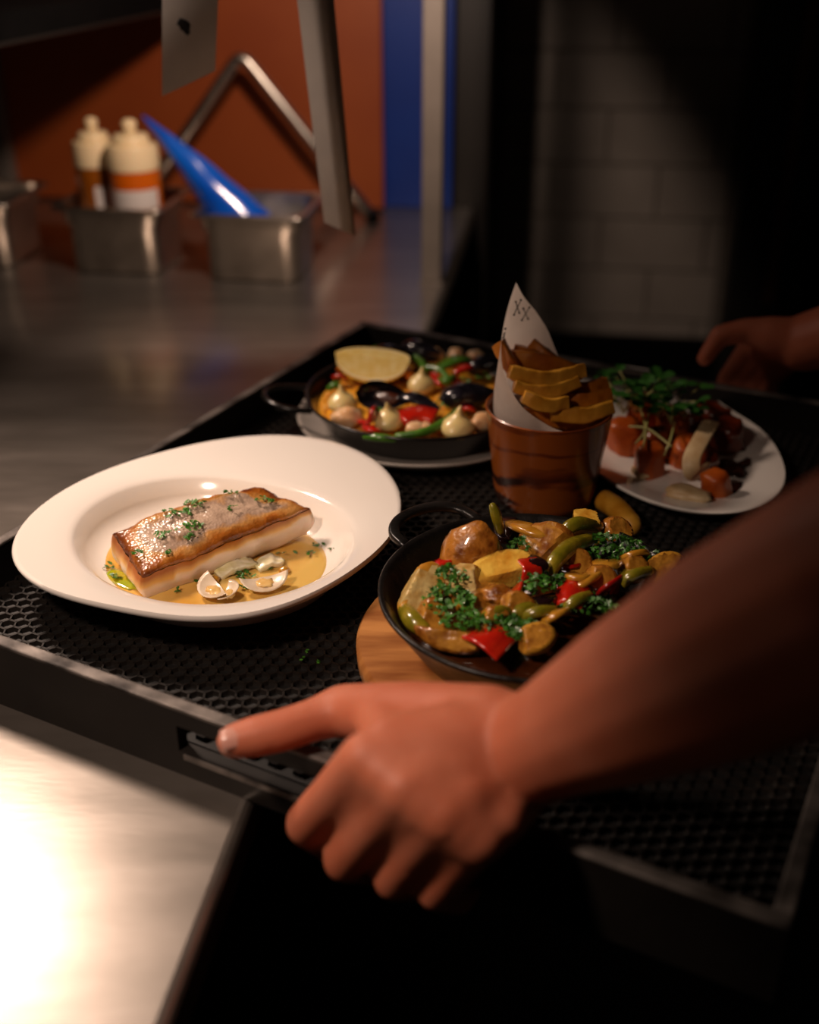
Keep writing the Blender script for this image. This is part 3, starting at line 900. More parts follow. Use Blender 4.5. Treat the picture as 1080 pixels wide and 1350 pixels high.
def clam(px, py, rz, tilt, r, label):
    c = P(px, py, zbr + .003)
    V, F = [], []
    n, k_ = 28, 8
    for layer in (0, 1):
        for i in range(k_ + 1):
            t = i / k_
            for j in range(n + 1):
                a = R(-86 + 172 * j / n)
                rad = r * t * (1 + .012 * math.cos(a * 34)) * (1.15 if True else 1)
                h = .42 * r * (1 - (t ** 2.2)) - layer * .0009
                V.append(Vector((rad * math.sin(a), rad * math.cos(a) * .9, h)))
    L_ = (k_ + 1) * (n + 1)
    for layer in (0, 1):
        for i in range(k_):
            for j in range(n):
                q = (layer * L_ + i * (n + 1) + j, layer * L_ + i * (n + 1) + j + 1, layer * L_ + (i + 1) * (n + 1) + j + 1, layer * L_ + (i + 1) * (n + 1) + j)
                F.append(q if layer == 0 else q[::-1])
    for j in range(n): F.append((k_ * (n + 1) + j, k_ * (n + 1) + j + 1, L_ + k_ * (n + 1) + j + 1, L_ + k_ * (n + 1) + j))
    t = thing('clam', label, 'clam', c)
    Mx = T(c) @ rot(tilt, 180, rz)
    obj('shell', xf((V, F), Mx @ T((0, -r * .4, -r * .42))), m_clam, t)
    obj('clam_meat', xf(blob(r * .5, r * .34, r * .16, int(px), .45, 2.5), T(c + Vector((0, 0, .0012))) @ rot(rz=rz)), m_clammeat, t)
clam(349, 771, 200, 28, .0165, 'open clam shell next to the parsley clump in the broth')
clam(283, 781, 120, 20, .016, 'clam shell lying flat at the front of the broth')
clam(303, 785, 260, -8, .012, 'small clam half hidden behind the front rim')
for i, (px, py) in enumerate([(283, 764), (375, 752)]):
    obj('golden_kernel', xf(blob(.0045, .0038, .0034, i, .15), T(P(px, py, zbr + .002))), m_onion, label='small golden kernel floating in the broth', cat='kernel', group='golden kernels in the broth')

# ------------------------------------------------------------------ generic food helpers
def chunk(name, label, cat, px, py, z, s, rz=0, rx=0, ry=0, m=None, seed=0, amp=.12, boxy=0, group=None, freq=1.6):
    c = P(px, py, z)
    return obj(name, xf(blob(*s, seed or int(px + py), amp, freq, 3, boxy), T(c) @ rot(rx, ry, rz)), m, label=label, cat=cat, group=group)

def strip(name, label, cat, pxs, width, thick, m, tw=0.0, group=None, up=None, taper=True, sec=None):
    pts = smooth_path([P(*p) for p in pxs], 6)
    n = len(pts)
    sc = [((.45 + .55 * math.sin(math.pi * (k + .6) / (n + .2))) if taper else 1.0) for k in range(n)]
    return obj(name, sweep(pts, sec or rrect(width / 2, thick / 2, thick * .42, 2), scale=[(s, 1) for s in sc], twist=[tw * k / n for k in range(n)], up=up),
               m, label=label, cat=cat, group=group)

def stick(name, label, cat, pxs, r, m, group=None, sc=None, seg=10):
    pts = smooth_path([P(*p) for p in pxs], 6)
    n = len(pts)
    sc = sc or [.7 + .3 * math.sin(math.pi * (k + .7) / (n + .4)) for k in range(n)]
    return obj(name, tube(pts, r, seg, scale=sc, round_ends=True), m, label=label, cat=cat, group=group)

def dollop(px, py, z, s, label, seed=0):
    prof = [(0, 0), (.9, .02), (1.0, .25), (.95, .5), (.75, .78), (.5, .98), (.3, 1.12), (.2, 1.3), (.12, 1.5), (.05, 1.62), (0, 1.64)]
    v, f = lathe([(r * s, h * s) for r, h in prof], 28)
    rd = random.Random(seed); lean = Vector((rd.uniform(-.4, .4), rd.uniform(-.3, .3), 0))
    out = []
    for p in v:
        h = p.z / s; a = math.atan2(p.y, p.x)
        k = 1 + .07 * math.sin(3 * a + h * 5)
        out.append(Vector((p.x * k, p.y * k, p.z)) + lean * s * max(0, h - .9) ** 1.4)
    return obj('aioli_dollop', (xf((out, f), T(P(px, py, z)))), m_aioli, label=label, cat='aioli', group='aioli dollops on the paella')

# ------------------------------------------------------------------ paella pan
pc = P(556, 524, 0.056); PR = 0.115
up_ = thing('underplate', 'grey-white round plate under the paella pan', 'plate', (pc.x, pc.y, MATZ))
u0 = MATZ
obj('dish', xf(lathe([(.004, u0 + .006), (.085, u0 + .006), (.105, u0 + .009), (.121, u0 + .017), (.124, u0 + .019), (.1255, u0 + .018), (.124, u0 + .0155), (.108, u0 + .005), (.085, u0 + .001), (.08, u0), (.074, u0), (.072, u0 + .002), (.004, u0 + .002)], 72), T((pc.x, pc.y, 0))), m_greyplate, up_)
pz = u0 + .0065
pp = thing('paella_pan', 'black enamel paella pan with wire loop handles', 'pan', (pc.x, pc.y, pz))
prz = pz + .034
obj('pan_body', xf(lathe([(.003, pz), (.088, pz), (.094, pz + .003), (.111, prz - .004), (.1145, prz), (.116, prz + .0008), (.1165, prz - .001), (.1155, prz - .0025), (.1135, prz - .0015)][0:1] + [(.088, pz), (.094, pz + .003), (.1125, prz - .004), (.1165, prz - .001), (.1165, prz + .001), (.1145, prz + .001), (.1105, prz - .004), (.092, pz + .005), (.087, pz + .0025), (.003, pz + .0025)], 72), T((pc.x, pc.y, 0))), m_enamel, pp)
def loop_handle(parent, c, rr, ang, z, width, reach, r, m, name='handle'):
    pts = []
    for k in range(13):
        a = R(-95 + 190 * k / 12)
        x = rr - .006 + (reach + .006) * max(0, math.cos(a)) ** .6 * (1 if math.cos(a) > 0 else 0)
        y = width / 2 * math.sin(a) / math.sin(R(95))
        x -= .0015 * (abs(y) / (width / 2)) ** 2
        pts.append(Vector((x, y, z + .006 * max(0, math.cos(a)))))
    pts = smooth_path(pts, 3)
    return obj(name, xf(tube(pts, r, 10), T((c.x, c.y, 0)) @ rot(rz=ang)), m, parent)
hA = P(345, 520, prz); ha = math.degrees(math.atan2(hA.y - pc.y, hA.x - pc.x))
loop_handle(pp, pc, .1165, ha, prz - .006, .060, .040, .0032, m_enamel)
loop_handle(pp, pc, .1165, ha + 180, prz - .006, .060, .040, .0032, m_enamel)
# rice
rz_ = prz - .010
V, F = lathe([(0, rz_ + .004), (.03, rz_ + .004), (.06, rz_ + .003), (.085, rz_ + .001), (.1, rz_ - .002), (.1045, rz_ - .004), (.1, rz_ - .008), (0, rz_ - .008)], 60)
V = [p + Vector((0, 0, .003 * noise.noise(p * 70) + .0012 * noise.noise(p * 300))) if p.z > rz_ - .003 else p for p in V]
bed = xf((V, F), T((pc.x, pc.y, 0)))
rd = random.Random(5); GV, GF = [], []
gv, gf = lathe([(0, -.0032), (.0010, -.0022), (.0013, 0), (.0010, .0022), (0, .0032)], 6)
for _ in range(1500):
    a = rd.uniform(0, 6.283); r_ = .102 * math.sqrt(rd.random())
    zz = rz_ + .004 - .006 * (r_ / .1) ** 2 + .003 * noise.noise(Vector((r_ * math.cos(a), r_ * math.sin(a), rz_)) * 70)
    m = T((pc.x + r_ * math.cos(a), pc.y + r_ * math.sin(a), zz + .0012)) @ rot(rd.uniform(50, 130), rd.uniform(0, 360), rd.uniform(0, 360))
    o_ = len(GV); GV += [m @ p for p in gv]; GF += [tuple(i + o_ for i in q) for q in gf]
obj('saffron_rice', merge(bed, (GV, GF)), m_rice, label='bed of yellow saffron rice filling the paella pan', cat='rice', kind='stuff')
ZP = rz_ + .008
# lemon wedge
def lemon():
    a, b = P(442, 474, ZP + .02), P(540, 498, ZP + .010)
    L = (b - a).length; c = (a + b) / 2; d = (b - a).normalized()
    n = 18
    t = thing('lemon_wedge', 'lemon wedge leaning on the paella by the open mussel', 'lemon', Vector((c.x, c.y, rz_)))
    # local: x along wedge, wedge section: two cut faces meeting at the core edge, peel arc outside
    def sect(rs, k0=0.0):
        out = []
        for i in range(9):
            al = R(-100 - 58 * (i / 8 - .5) * 2); out.append((rs * math.cos(al), rs * math.sin(al)))
        return out
    def body(shrink, openarc):
        V, F = [], []
        m = 10
        for i in range(n + 1):
            x = -1 + 2 * i / n
            rr_ = math.sqrt(max(0.0, 1 - abs(x) ** 2.0)) * .026 * shrink + .0004
            sec_ = [(0.0, 0.0)] + [(rr_ * math.cos(R(-150 + 120 * k / 8)), rr_ * math.sin(R(-150 + 120 * k / 8))) for k in range(9)]
            for yy, zz in sec_: V.append(Vector((x * L / 2, yy, zz)))
        for i in range(n):
            for k in range(m): F.append((i * m + k, i * m + (k + 1) % m, (i + 1) * m + (k + 1) % m, (i + 1) * m + k))
        F.append(tuple(range(m))); F.append(tuple(n * m + k for k in range(m))[::-1])
        return V, F
    ang = math.atan2(d.y, d.x)
    Mx = T(c + Vector((0, .008, .010))) @ Matrix.Rotation(ang, 4, 'Z') @ rot(28)
    obj('pulp', xf(body(.86, 0), Mx), m_lemonpulp, t, autos=40)
    # peel: shell between radii
    def shell(r0, r1, nm, m_):
        V, F = [], []; kk = 9
        for i in range(n + 1):
            x = -1 + 2 * i / n; q = math.sqrt(max(0.0, 1 - abs(x) ** 2.0)) * .026 + .0004
            for rs in (r0, r1):
                for k in range(kk):
                    al = R(-151 + 122 * k / (kk - 1)); V.append(Vector((x * L / 2 * (1 + .03 * (rs - .86)), q * rs * math.cos(al), q * rs * math.sin(al))))
        m2 = 2 * kk
        for i in range(n):
            for k in range(kk - 1):
                F.append((i * m2 + k, i * m2 + k + 1, (i + 1) * m2 + k + 1, (i + 1) * m2 + k))
                F.append((i * m2 + kk + k, (i + 1) * m2 + kk + k, (i + 1) * m2 + kk + k + 1, i * m2 + kk + k + 1))
            for k in (0, kk - 1): F.append((i * m2 + k, (i + 1) * m2 + k, (i + 1) * m2 + kk + k, i * m2 + kk + k))
        obj(nm, xf((V, F), Mx), m_, t)
    shell(.862, .95, 'pith', m_pith); shell(.952, 1.04, 'peel', m_lemonpeel)
lemon()

def mussel_half(L, W, H, seg=20, n=16):
    V, F = [], []
    for layer in (0, 1):
        for i in range(n + 1):
            t = i / n; x = (t - .5) * L
            wd = W / 2 * (math.sin(math.pi * min(1, t ** .72)) ** .75) + .0003 if 0 < t < 1 else .0003
            hh = H * (math.sin(math.pi * t ** .75) ** .8 if 0 < t < 1 else 0)
            for j in range(seg + 1):
                a = math.pi * j / seg
                s = 1 - layer * .06
                V.append(Vector((x, wd * math.cos(a) * s, -hh * math.sin(a) * s - layer * 0.0004)))
    k = seg + 1; L_ = (n + 1) * k
    for layer in (0, 1):
        for i in range(n):
            for j in range(seg):
                q = (layer * L_ + i * k + j, layer * L_ + i * k + j + 1, layer * L_ + (i + 1) * k + j + 1, layer * L_ + (i + 1) * k + j)
                F.append(q if layer == 0 else q[::-1])
    return V, F
def mussel(px, py, z, rz, tilt, label, size=.055, opening=55, meat=True):
    c = P(px, py, z)
    t = thing('mussel', label, 'mussel', c)
    W_, H_ = size * .5, size * .22
    lo = mussel_half(size, W_, H_)
    M0 = T(c) @ rot(0, 0, rz) @ rot(tilt)
    obj('lower_shell', xf(lo, M0), m_shell, t)
    if opening is not None:
        up2 = xf(lo, T((0, W_ * .45, 0)) @ rot(180 - opening) @ T((0, W_ * .45, 0)))
        up2 = xf(lo, T((0, W_ * .5, .0005)) @ rot(-opening) @ T((0, -W_ * .5, 0)) @ Matrix.Scale(-1, 4, (0, 0, 1)))
        obj('upper_shell', xf(up2, M0), m_shell, t)
    if meat:
        obj('mussel_meat', xf(blob(size * .22, W_ * .2, H_ * .2, int(px), .4), M0 @ T((.002, 0, -.006))), m_musselmeat, t)
mussel(506, 522, ZP + .014, -18, -38 + 90, 'open black mussel in front of the lemon wedge', .058, None)
mussel(552, 533, ZP + .008, -30, 150, 'black mussel shell lying over the red pepper block', .05, None, False)
mussel(620, 522, ZP + .012, 12, 165, 'closed grey-sheened mussel beside the fries cup', .062, 0, False)
mussel(513, 468, ZP + .012, 20, 120, 'mussel shell at the back behind the lemon wedge', .05, 30)
mussel(556, 462, ZP + .010, -30, 160, 'dark mussel shell at the back beside a shrimp', .05, 20, False)
mussel(640, 480, ZP + .010, 30, 160, 'mussel shell at the back right of the paella', .045, 10, False)

DL = ['aioli dollop beside the lemon tip over yellow rice', 'aioli dollop at the pan front by the curled red pepper', 'aioli dollop between mussels at the paella centre', 'aioli dollop at the pan front near the fries cup']
for i, (px, py, s) in enumerate([(452, 538, .0150), (513, 561, .0150), (556, 514, .0150), (603, 571, .0165)]):
    dollop(px, py, ZP - .002, s, DL[i], i + 3)
SH = 'pale cooked seafood piece among the paella vegetables'
for i, (px, py, s) in enumerate([(458, 550, (.015, .011, .010)), (570, 471, (.013, .011, .012)), (601, 470, (.013, .009, .010)), (636, 556, (.010, .014, .010)), (548, 567, (.010, .008, .008)), (561, 566, (.008, .008, .007)), (545, 466, (.006, .012, .010)), (627, 470, (.010, .008, .007))]):
    chunk('seafood_piece', SH, 'seafood', px, py, ZP + .003, s, rz=i * 47, m=m_shrimp, seed=i + 1, amp=.25, group='pale seafood in the paella')
RP = 'red pepper piece on the paella rice'
strip('red_pepper', 'curled red pepper strip by the front dollop', 'pepper', [(474, 556, ZP + .002), (488, 556, ZP + .005), (492, 545, ZP + .014), (495, 538, ZP + .012)], .012, .004, m_red)
strip('red_pepper', 'small red pepper flake in front of the curled strip', 'pepper', [(480, 563, ZP + .002), (492, 566, ZP + .004), (500, 566, ZP + .001)], .012, .004, m_red)
strip('red_pepper', 'broad red pepper block below the fallen mussel shell', 'pepper', [(527, 553, ZP + .006), (550, 545, ZP + .009), (575, 550, ZP + .007)], .024, .008, m_red, taper=False)
for a in ([(571, 492, ZP + .010), (577, 498, ZP + .009), (583, 508, ZP + .006)], [(600, 492, ZP + .010), (615, 484, ZP + .012), (628, 482, ZP + .008)], [(592, 498, ZP + .008), (600, 502, ZP + .007), (606, 500, ZP + .005)], [(440, 497, ZP + .002), (448, 495, ZP + .006), (456, 498, ZP + .002)], [(612, 540, ZP + .004), (618, 538, ZP + .008), (624, 542, ZP + .003)]):
    strip('red_pepper', RP, 'pepper', a, .012, .0045, m_red, group='small red pepper pieces')
BN = 'green bean piece among the paella peppers'
stick('green_bean', 'long green bean curving along the front of the paella', 'bean', [(524, 575, ZP), (560, 569, ZP + .004), (585, 557, ZP + .007), (602, 542, ZP + .010)], .0042, m_bean)
for a in ([(548, 470, ZP + .008), (557, 480, ZP + .012), (560, 492, ZP + .008)], [(562, 484, ZP + .012), (580, 488, ZP + .012), (592, 502, ZP + .008)], [(580, 500, ZP + .009), (590, 503, ZP + .011), (598, 496, ZP + .009)], [(482, 576, ZP - .002), (500, 577, ZP), (520, 579, ZP - .001)], [(496, 549, ZP + .002), (499, 543, ZP + .01), (501, 540, ZP + .006)], [(434, 512, ZP), (442, 508, ZP + .003), (450, 511, ZP)]):
    stick('green_bean', BN, 'bean', a, .0040, m_bean, 'short green bean pieces')
strip('snow_pea', 'flat green snow pea at the back of the paella', 'pea pod', [(578, 485, ZP + .010), (600, 474, ZP + .016), (622, 474, ZP + .012)], .018, .004, m_bean)
for i, a in enumerate(([(533, 483, ZP + .006), (538, 490, ZP + .012), (541, 500, ZP + .006)], [(624, 486, ZP + .004), (634, 484, ZP + .008), (644, 486, ZP + .004)], [(446, 488, ZP + .003), (452, 484, ZP + .008), (458, 487, ZP + .004)])):
    strip('orange_pepper', 'orange pepper sliver tucked into the paella', 'pepper', a, .010, .004, m_carrotbit, group='orange pepper slivers')
for i, (px, py, n) in enumerate([(592, 528, 14), (498, 462, 12), (580, 535, 10), (640, 500, 8), (608, 505, 8)]):
    herb('parsley_sprig', 'parsley scrap on the paella between the shells', n, P(px, py, ZP + .007), (.009, .007), .0026, 200 + i, .004, group='parsley on the paella')

# ------------------------------------------------------------------ fries cup
cc = P(724, 545, 0.105)
cz = MATZ
cupc = Vector((cc.x, cc.y, cz))
hcup = .090
cu = obj('fries_cup', xf(lathe([(.002, 0), (.040, 0), (.0425, .002), (.045, .010), (.0545, hcup - .004), (.0555, hcup - .001), (.0545, hcup), (.0525, hcup - .001), (.0515, hcup - .005), (.042, .010), (.038, .005), (.002, .005)], 72), T(cupc)), m_cup, label='brown banded stoneware cup holding the fries', cat='cup', origin=cupc, autos=60)
# paper cone: rolled sheet, tall at the back left, low at the front
PTOP = [(75, .115), (90, .143), (105, .160), (125, .176), (143, .192), (160, .170), (180, .146), (205, .125), (235, .105), (268, .090), (300, .080), (330, .075)]
def ptop(a):
    for (a0, z0), (a1, z1) in zip(PTOP, PTOP[1:]):
        if a0 <= a <= a1: return z0 + (z1 - z0) * (a - a0) / (a1 - a0)
    return PTOP[-1][1]
def prad(a, z):
    return .033 + (.0485 - .033) * min(1, z / .085) - .10 * max(0, z - .10)
def ppt(a, z, off=0.0):
    r_ = prad(a, z) + off
    return cupc + Vector((r_ * math.cos(R(a)), r_ * math.sin(R(a)), z))
V, F = [], []
na, nh = 56, 14
for layer in (0,):
    for i in range(na + 1):
        a = 75 + 255 * i / na
        for j in range(nh + 1):
            V.append(ppt(a, .012 + (ptop(a) - .012) * j / nh, -.0005 * layer))
L_ = (na + 1) * (nh + 1)
for layer in (0,):
    for i in range(na):
        for j in range(nh):
            q = (layer * L_ + i * (nh + 1) + j, layer * L_ + (i + 1) * (nh + 1) + j, layer * L_ + (i + 1) * (nh + 1) + j + 1, layer * L_ + i * (nh + 1) + j + 1)
            F.append(q if layer == 0 else q[::-1])
pap = obj('paper_cone', (V, F), m_napkin, label='white printed greaseproof paper cone around the fries', cat='paper')
def ink(a0, z0, a1, z1, w=.0011):
    pts = [ppt(a0 + (a1 - a0) * k / 4, z0 + (z1 - z0) * k / 4, -.0009) for k in range(5)]
    return sweep(pts, [(-w / 2, -.0001), (w / 2, -.0001), (w / 2, .0001), (-w / 2, .0001)])
def dot(a, z, r=.0011):
    return xf(ico(1), T(ppt(a, z, -.0009)) @ Matrix.Scale(r, 4))
for (a, z, s) in ((135, .168, 1.1), (120, .160, 1.0)):
    k = 3.6 * s; h = .0042 * s
    ms = [ink(a - k, z - h, a + k, z + h), ink(a - k, z + h, a + k, z - h)]
    for da in (-k, k):
        for dz in (-h, h): ms.append(dot(a + da * 1.2, z + dz * 1.25))
    obj('printed_cross', merge(*ms), m_ink, pap, label='small dark printed crossed mark')
obj('printed_cross', merge(ink(160, .146, 165, .151), ink(160, .151, 165, .146), dot(160, .154)), m_ink, pap, label='small dark printed crossed mark')

def fry(px0, py0, o0, px1, py1, o1, w, label, m, bend=.006, seed=0, tip=1.0):
    a = PN(px0, py0, (0, cupc.y + o0, 0), (0, 1, 0)); b = PN(px1, py1, (0, cupc.y + o1, 0), (0, 1, 0))
    mid = a.lerp(b, .5) + Vector((0, -.004, -bend))
    pts = smooth_path([a, mid, b], 7); n = len(pts)
    v, f = sweep(pts, rrect(w / 2, w / 2 * .92, w * .14, 2), scale=[(.88 + .12 * math.sin(math.pi * k / (n - 1))) for k in range(n)], twist=[.2 + .25 * k / n for k in range(n)])
    v = [p + Vector((noise.noise(p * 120 + Vector((seed, 0, 0))), noise.noise(p * 120 + Vector((0, seed, 0))), noise.noise(p * 120 + Vector((0, 0, seed)))) ) * .0016 for p in v]
    obj('french_fry', (v, f), m, label=label, cat='fry', group='fries in the paper cone', autos=50)
FR = [
 (657, 452, .010, 700, 520, .000, .0125, 'short brown fry poking over the left paper edge', m_fry, 0),
 (664, 470, .020, 765, 492, .022, .016, 'dark brown fry at the back of the paper cone', m_fry, -.004),
 (676, 462, .030, 722, 478, .034, .014, 'brown fry end standing against the printed paper', m_fry, -.002),
 (700, 452, .038, 760, 500, .030, .012, 'thin brown fry sloping down behind the pile', m_fry, 0),
 (672, 490, -.010, 768, 489, .002, .0145, 'long golden fry lying across the top of the pile', m_fry2, .005),
 (678, 508, -.016, 762, 503, -.006, .0135, 'long golden fry second from the top of the pile', m_fry2, .006),
 (690, 522, -.026, 746, 531, -.020, .0135, 'golden fry resting low against the paper edge', m_fry2, .003),
 (728, 545, -.022, 806, 536, -.012, .0150, 'thick golden fry sticking out over the cup rim', m_fry2, .003),
 (740, 512, .004, 797, 505, .014, .0140, 'brown fry sticking out toward the carrot plate', m_fry, .002),
 (735, 525, -.004, 803, 520, .004, .0140, 'brown fry between the thick golden one and the pile', m_fry, .002),
 (690, 545, -.012, 770, 556, -.002, .0140, 'fry lying deep at the cup rim', m_fry, .001),
 (700, 530, .010, 780, 535, .020, .0150, 'fry buried in the middle of the pile', m_fry, .001)]
for i, q in enumerate(FR): fry(*q[:9], bend=q[9], seed=i * 3.3)
# a loose chip on the mat behind the iron pan
a, b = P(797, 660, MATZ + .007), P(832, 692, MATZ + .009)
v, f = tube(smooth_path([a, a.lerp(b, .5) + Vector((0, 0, .003)), b], 6), .0098, 12, round_ends=True)
obj('loose_chip', (v, f), m_fry2, label='single thick chip fallen on the mat behind the iron pan', cat='chip')

# ------------------------------------------------------------------ iron pan on a board
BZ = MATZ; bt = .018
bc = P(693, 838, BZ + bt)
bw = lathe([(.002, BZ), (.116, BZ), (.119, BZ + .003), (.1195, BZ + bt - .004), (.117, BZ + bt), (.002, BZ + bt)], 80)
obj('wooden_board', xf(bw, T((bc.x, bc.y, 0)) @ rot(rz=35)), m_board, label='round wooden board under the iron pan', cat='board', autos=50, origin=(bc.x, bc.y, BZ))
iz = BZ + bt; irz = iz + .040
ic = P(703, 776, irz); IR = .107
ip = thing('iron_pan', 'black cast iron pan full of roasted vegetables', 'pan', (ic.x, ic.y, iz))
obj('pan_body', xf(lathe([(.003, iz), (.076, iz), (.082, iz + .002), (.103, irz - .006), (.1068, irz - .001), (.1068, irz + .0008), (.1055, irz + .0015), (.1025, irz), (.0985, irz - .006), (.079, iz + .006), (.074, iz + .0035), (.003, iz + .0035)], 80), T((ic.x, ic.y, 0))), m_iron, ip)
hB = P(572, 690, irz); hb = math.degrees(math.atan2(hB.y - ic.y, hB.x - ic.x))
def iron_handle(ang):
    pts = []
    for k in range(15):
        a = R(-90 + 180 * k / 14)
        pts.append(Vector((IR - .007 + .036 * max(0, math.cos(a)) ** .55, .034 * math.sin(a), irz - .003 + .004 * max(0, math.cos(a)))))
    return obj('handle', xf(sweep(smooth_path(pts, 2), rrect(.0042, .0030, .0018, 2), up=(0, 0, 1)), T((ic.x, ic.y, 0)) @ rot(rz=ang)), m_iron, ip)
iron_handle(hb); iron_handle(hb + 180)
sz = irz - .020
V, F = lathe([(0, sz + .004), (.04, sz + .004), (.07, sz + .002), (.0895, sz), (.086, sz - .005), (0, sz - .005)], 60)
V = [p + Vector((0, 0, .004 * noise.noise(p * 60) + .0015 * noise.noise(p * 220))) if p.z > sz - .001 else p for p in V]
obj('pan_sauce', xf((V, F), T((ic.x, ic.y, 0))), m_sauce, label='dark glossy pan juices beneath the roasted vegetables', cat='sauce', kind='stuff')
ZV = irz - .008

def facet(size, mtx, planes, seed=0, amp=.06, sub=4):
    """lumpy ellipsoid sliced by planes (world normals, offsets in metres); returns verts, skin faces, cut faces."""
    v, f = ico(sub); off = Vector((seed * 5.1, seed * 2.7, seed)); out, cut = [], []
    pl = [(Vector(n).normalized(), d) for n, d in planes]
    for p in v:
        q = p * (1 + amp * noise.noise(p * 1.5 + off) + amp * .35 * noise.noise(p * 5 + off))
        q = mtx @ Vector((q.x * size[0], q.y * size[1], q.z * size[2]))
        c = False
        for n, d in pl:
            h = q.dot(n)
            if h > d: q = q * (d / h); c = True
        q = q + q.normalized() * (.0005 * noise.noise(q * 260 + off))
        out.append(q); cut.append(c)
    sf = [q for q in f if not all(cut[i] for i in q)]; cf = [q for q in f if all(cut[i] for i in q)]
    return out, sf, cf
def submesh(V, F):
    ids = sorted({i for q in F for i in q}); mp = {a: k for k, a in enumerate(ids)}
    return [V[a] for a in ids], [tuple(mp[i] for i in q) for q in F]
def potato(label, px, py, z, size, r3, planes, m_s, seed=0, m_f=None):
    c = P(px, py, z)
    k_ = 1.0 if seed in (1, 2, 7) or seed >= 20 else .84
    size = tuple(q * k_ for q in size); planes = [(n, d * k_) for n, d in planes]
    V, sf, cf = facet(size, rot(*r3).to_3x3().to_4x4(), planes, seed)
    V = [p + c for p in V]
    t = thing('potato_wedge', label, 'potato', Vector((c.x, c.y, z - size[2])))
    obj('skin', submesh(V, sf), m_s, t); obj('cut_flesh', submesh(V, cf), (m_pot, m_potb, m_potp)[0 if seed in (2, 8) else (2 if seed in (3, 4) else 1)], t, autos=35)
potato('large potato wedge with blistered brown skin turned outward', 631, 718, ZV + .018, (.032, .021, .023), (10, -32, 30), [((.7, .5, .5), .010), ((1, -.2, .25), .017), ((-.2, .8, .6), .010)], m_potskin, 1)
potato('bright yellow peeled potato wedge at the pan centre', 661, 753, ZV + .014, (.026, .014, .0145), (0, -8, 20), [((-.05, -.35, .94), .0065), ((.25, -.95, -.05), .0085), ((1, .2, 0), .021)], m_pot, 2)
potato('pale half-moon potato slice at the left of the pan', 556, 778, ZV + .006, (.030, .017, .017), (0, -12, 62), [((.35, -.55, .75), .005), ((-.8, .1, .6), .011)], m_fry2, 3)
potato('potato wedge half covered by the big parsley clump', 613, 768, ZV + .012, (.017, .015, .018), (0, 0, 40), [((-.2, -.85, .5), .007), ((.8, -.4, .4), .011), ((0, .1, 1), .013)], m_potskin, 4)
potato('potato chunk in shadow below the yellow wedge', 636, 793, ZV + .005, (.026, .019, .017), (0, 0, -25), [((.2, -.8, .55), .008), ((-.3, .2, .9), .010)], m_fry2, 5)
potato('long browned potato wedge along the front pan wall', 592, 838, ZV + .002, (.029, .013, .013), (0, 4, -22), [((.1, .45, .88), .005), ((-.2, -.8, .5), .0085)], m_potskin, 6)
potato('browned potato half with glossy skin behind the red pepper', 722, 720, ZV + .010, (.024, .020, .018), (0, 8, 10), [((-.3, -.35, .87), .010), ((-.8, -.5, .2), .015), ((.5, -.8, .3), .012)], m_potskin, 7)
potato('yellow potato cube by the back pan wall', 772, 695, ZV + .010, (.020, .019, .019), (0, 0, 5), [((0, -1, .15), .010), ((.05, 0, 1), .011), ((-1, .1, 0), .011), ((1, 0, .1), .012)], m_pot, 8)
potato('yellow potato piece beside the right pan wall', 875, 749, ZV + .006, (.020, .013, .013), (0, -10, 28), [((0, -.6, .8), .006), ((.8, -.5, .2), .012), ((-.9, -.2, .3), .014)], m_fry2, 9)
potato('potato piece under the forearm at the pan front', 706, 842, ZV + .006, (.018, .013, .012), (0, 0, 30), [((0, -.5, .85), .006), ((-.8, -.3, .3), .010)], m_fry2, 10)
potato('browned potato end by the back rim', 812, 700, ZV + .006, (.016, .014, .013), (0, 0, -30), [((.3, -.5, .8), .008)], m_potskin, 11)
OG = 'golden roasted onion strip in the iron pan'
strip('onion_strip', 'long golden onion petal along the back rim', 'onion', [(672, 690, ZV + .012), (690, 695, ZV + .018), (715, 703, ZV + .018), (742, 708, ZV + .010)], .016, .005, m_onion)
strip('onion_strip', 'golden onion strip beside the red pepper square', 'onion', [(748, 775, ZV + .006), (770, 765, ZV + .013), (793, 752, ZV + .010)], .016, .005, m_onion)
strip('onion_strip', 'golden onion strip lying on the right parsley heap', 'onion', [(785, 742, ZV + .010), (800, 745, ZV + .014), (815, 742, ZV + .010)], .014, .005, m_onion)
strip('onion_strip', 'golden onion strip beside the forearm at the pan front', 'onion', [(700, 830, ZV + .006), (716, 828, ZV + .010), (730, 835, ZV + .006)], .014, .005, m_onion)
stick('courgette_strip', 'olive green courgette strip at the pan centre right', 'courgette', [(724, 756, ZV + .012), (734, 738, ZV + .018), (752, 722, ZV + .019), (778, 712, ZV + .014)], .0070, m_courg, seg=6)
stick('courgette_strip', 'curled olive green pepper rim by the back wall', 'courgette', [(744, 716, ZV + .010), (748, 698, ZV + .020), (764, 690, ZV + .022), (790, 694, ZV + .012)], .0055, m_courg)
stick('courgette_strip', 'olive green courgette end at the left pan wall', 'courgette', [(534, 804, ZV + .000), (545, 818, ZV + .002), (560, 830, ZV + .000)], .0070, m_courg)
stick('courgette_strip', 'dull green courgette piece under the front parsley', 'courgette', [(660, 815, ZV + .002), (690, 806, ZV + .008), (715, 800, ZV + .004)], .0075, m_courg)
stick('leaf_stalk', 'yellow-green leaf stalk standing up behind the brown wedge', 'stalk', [(660, 700, ZV + .014), (655, 682, ZV + .026), (650, 668, ZV + .034)], .0042, m_courg)
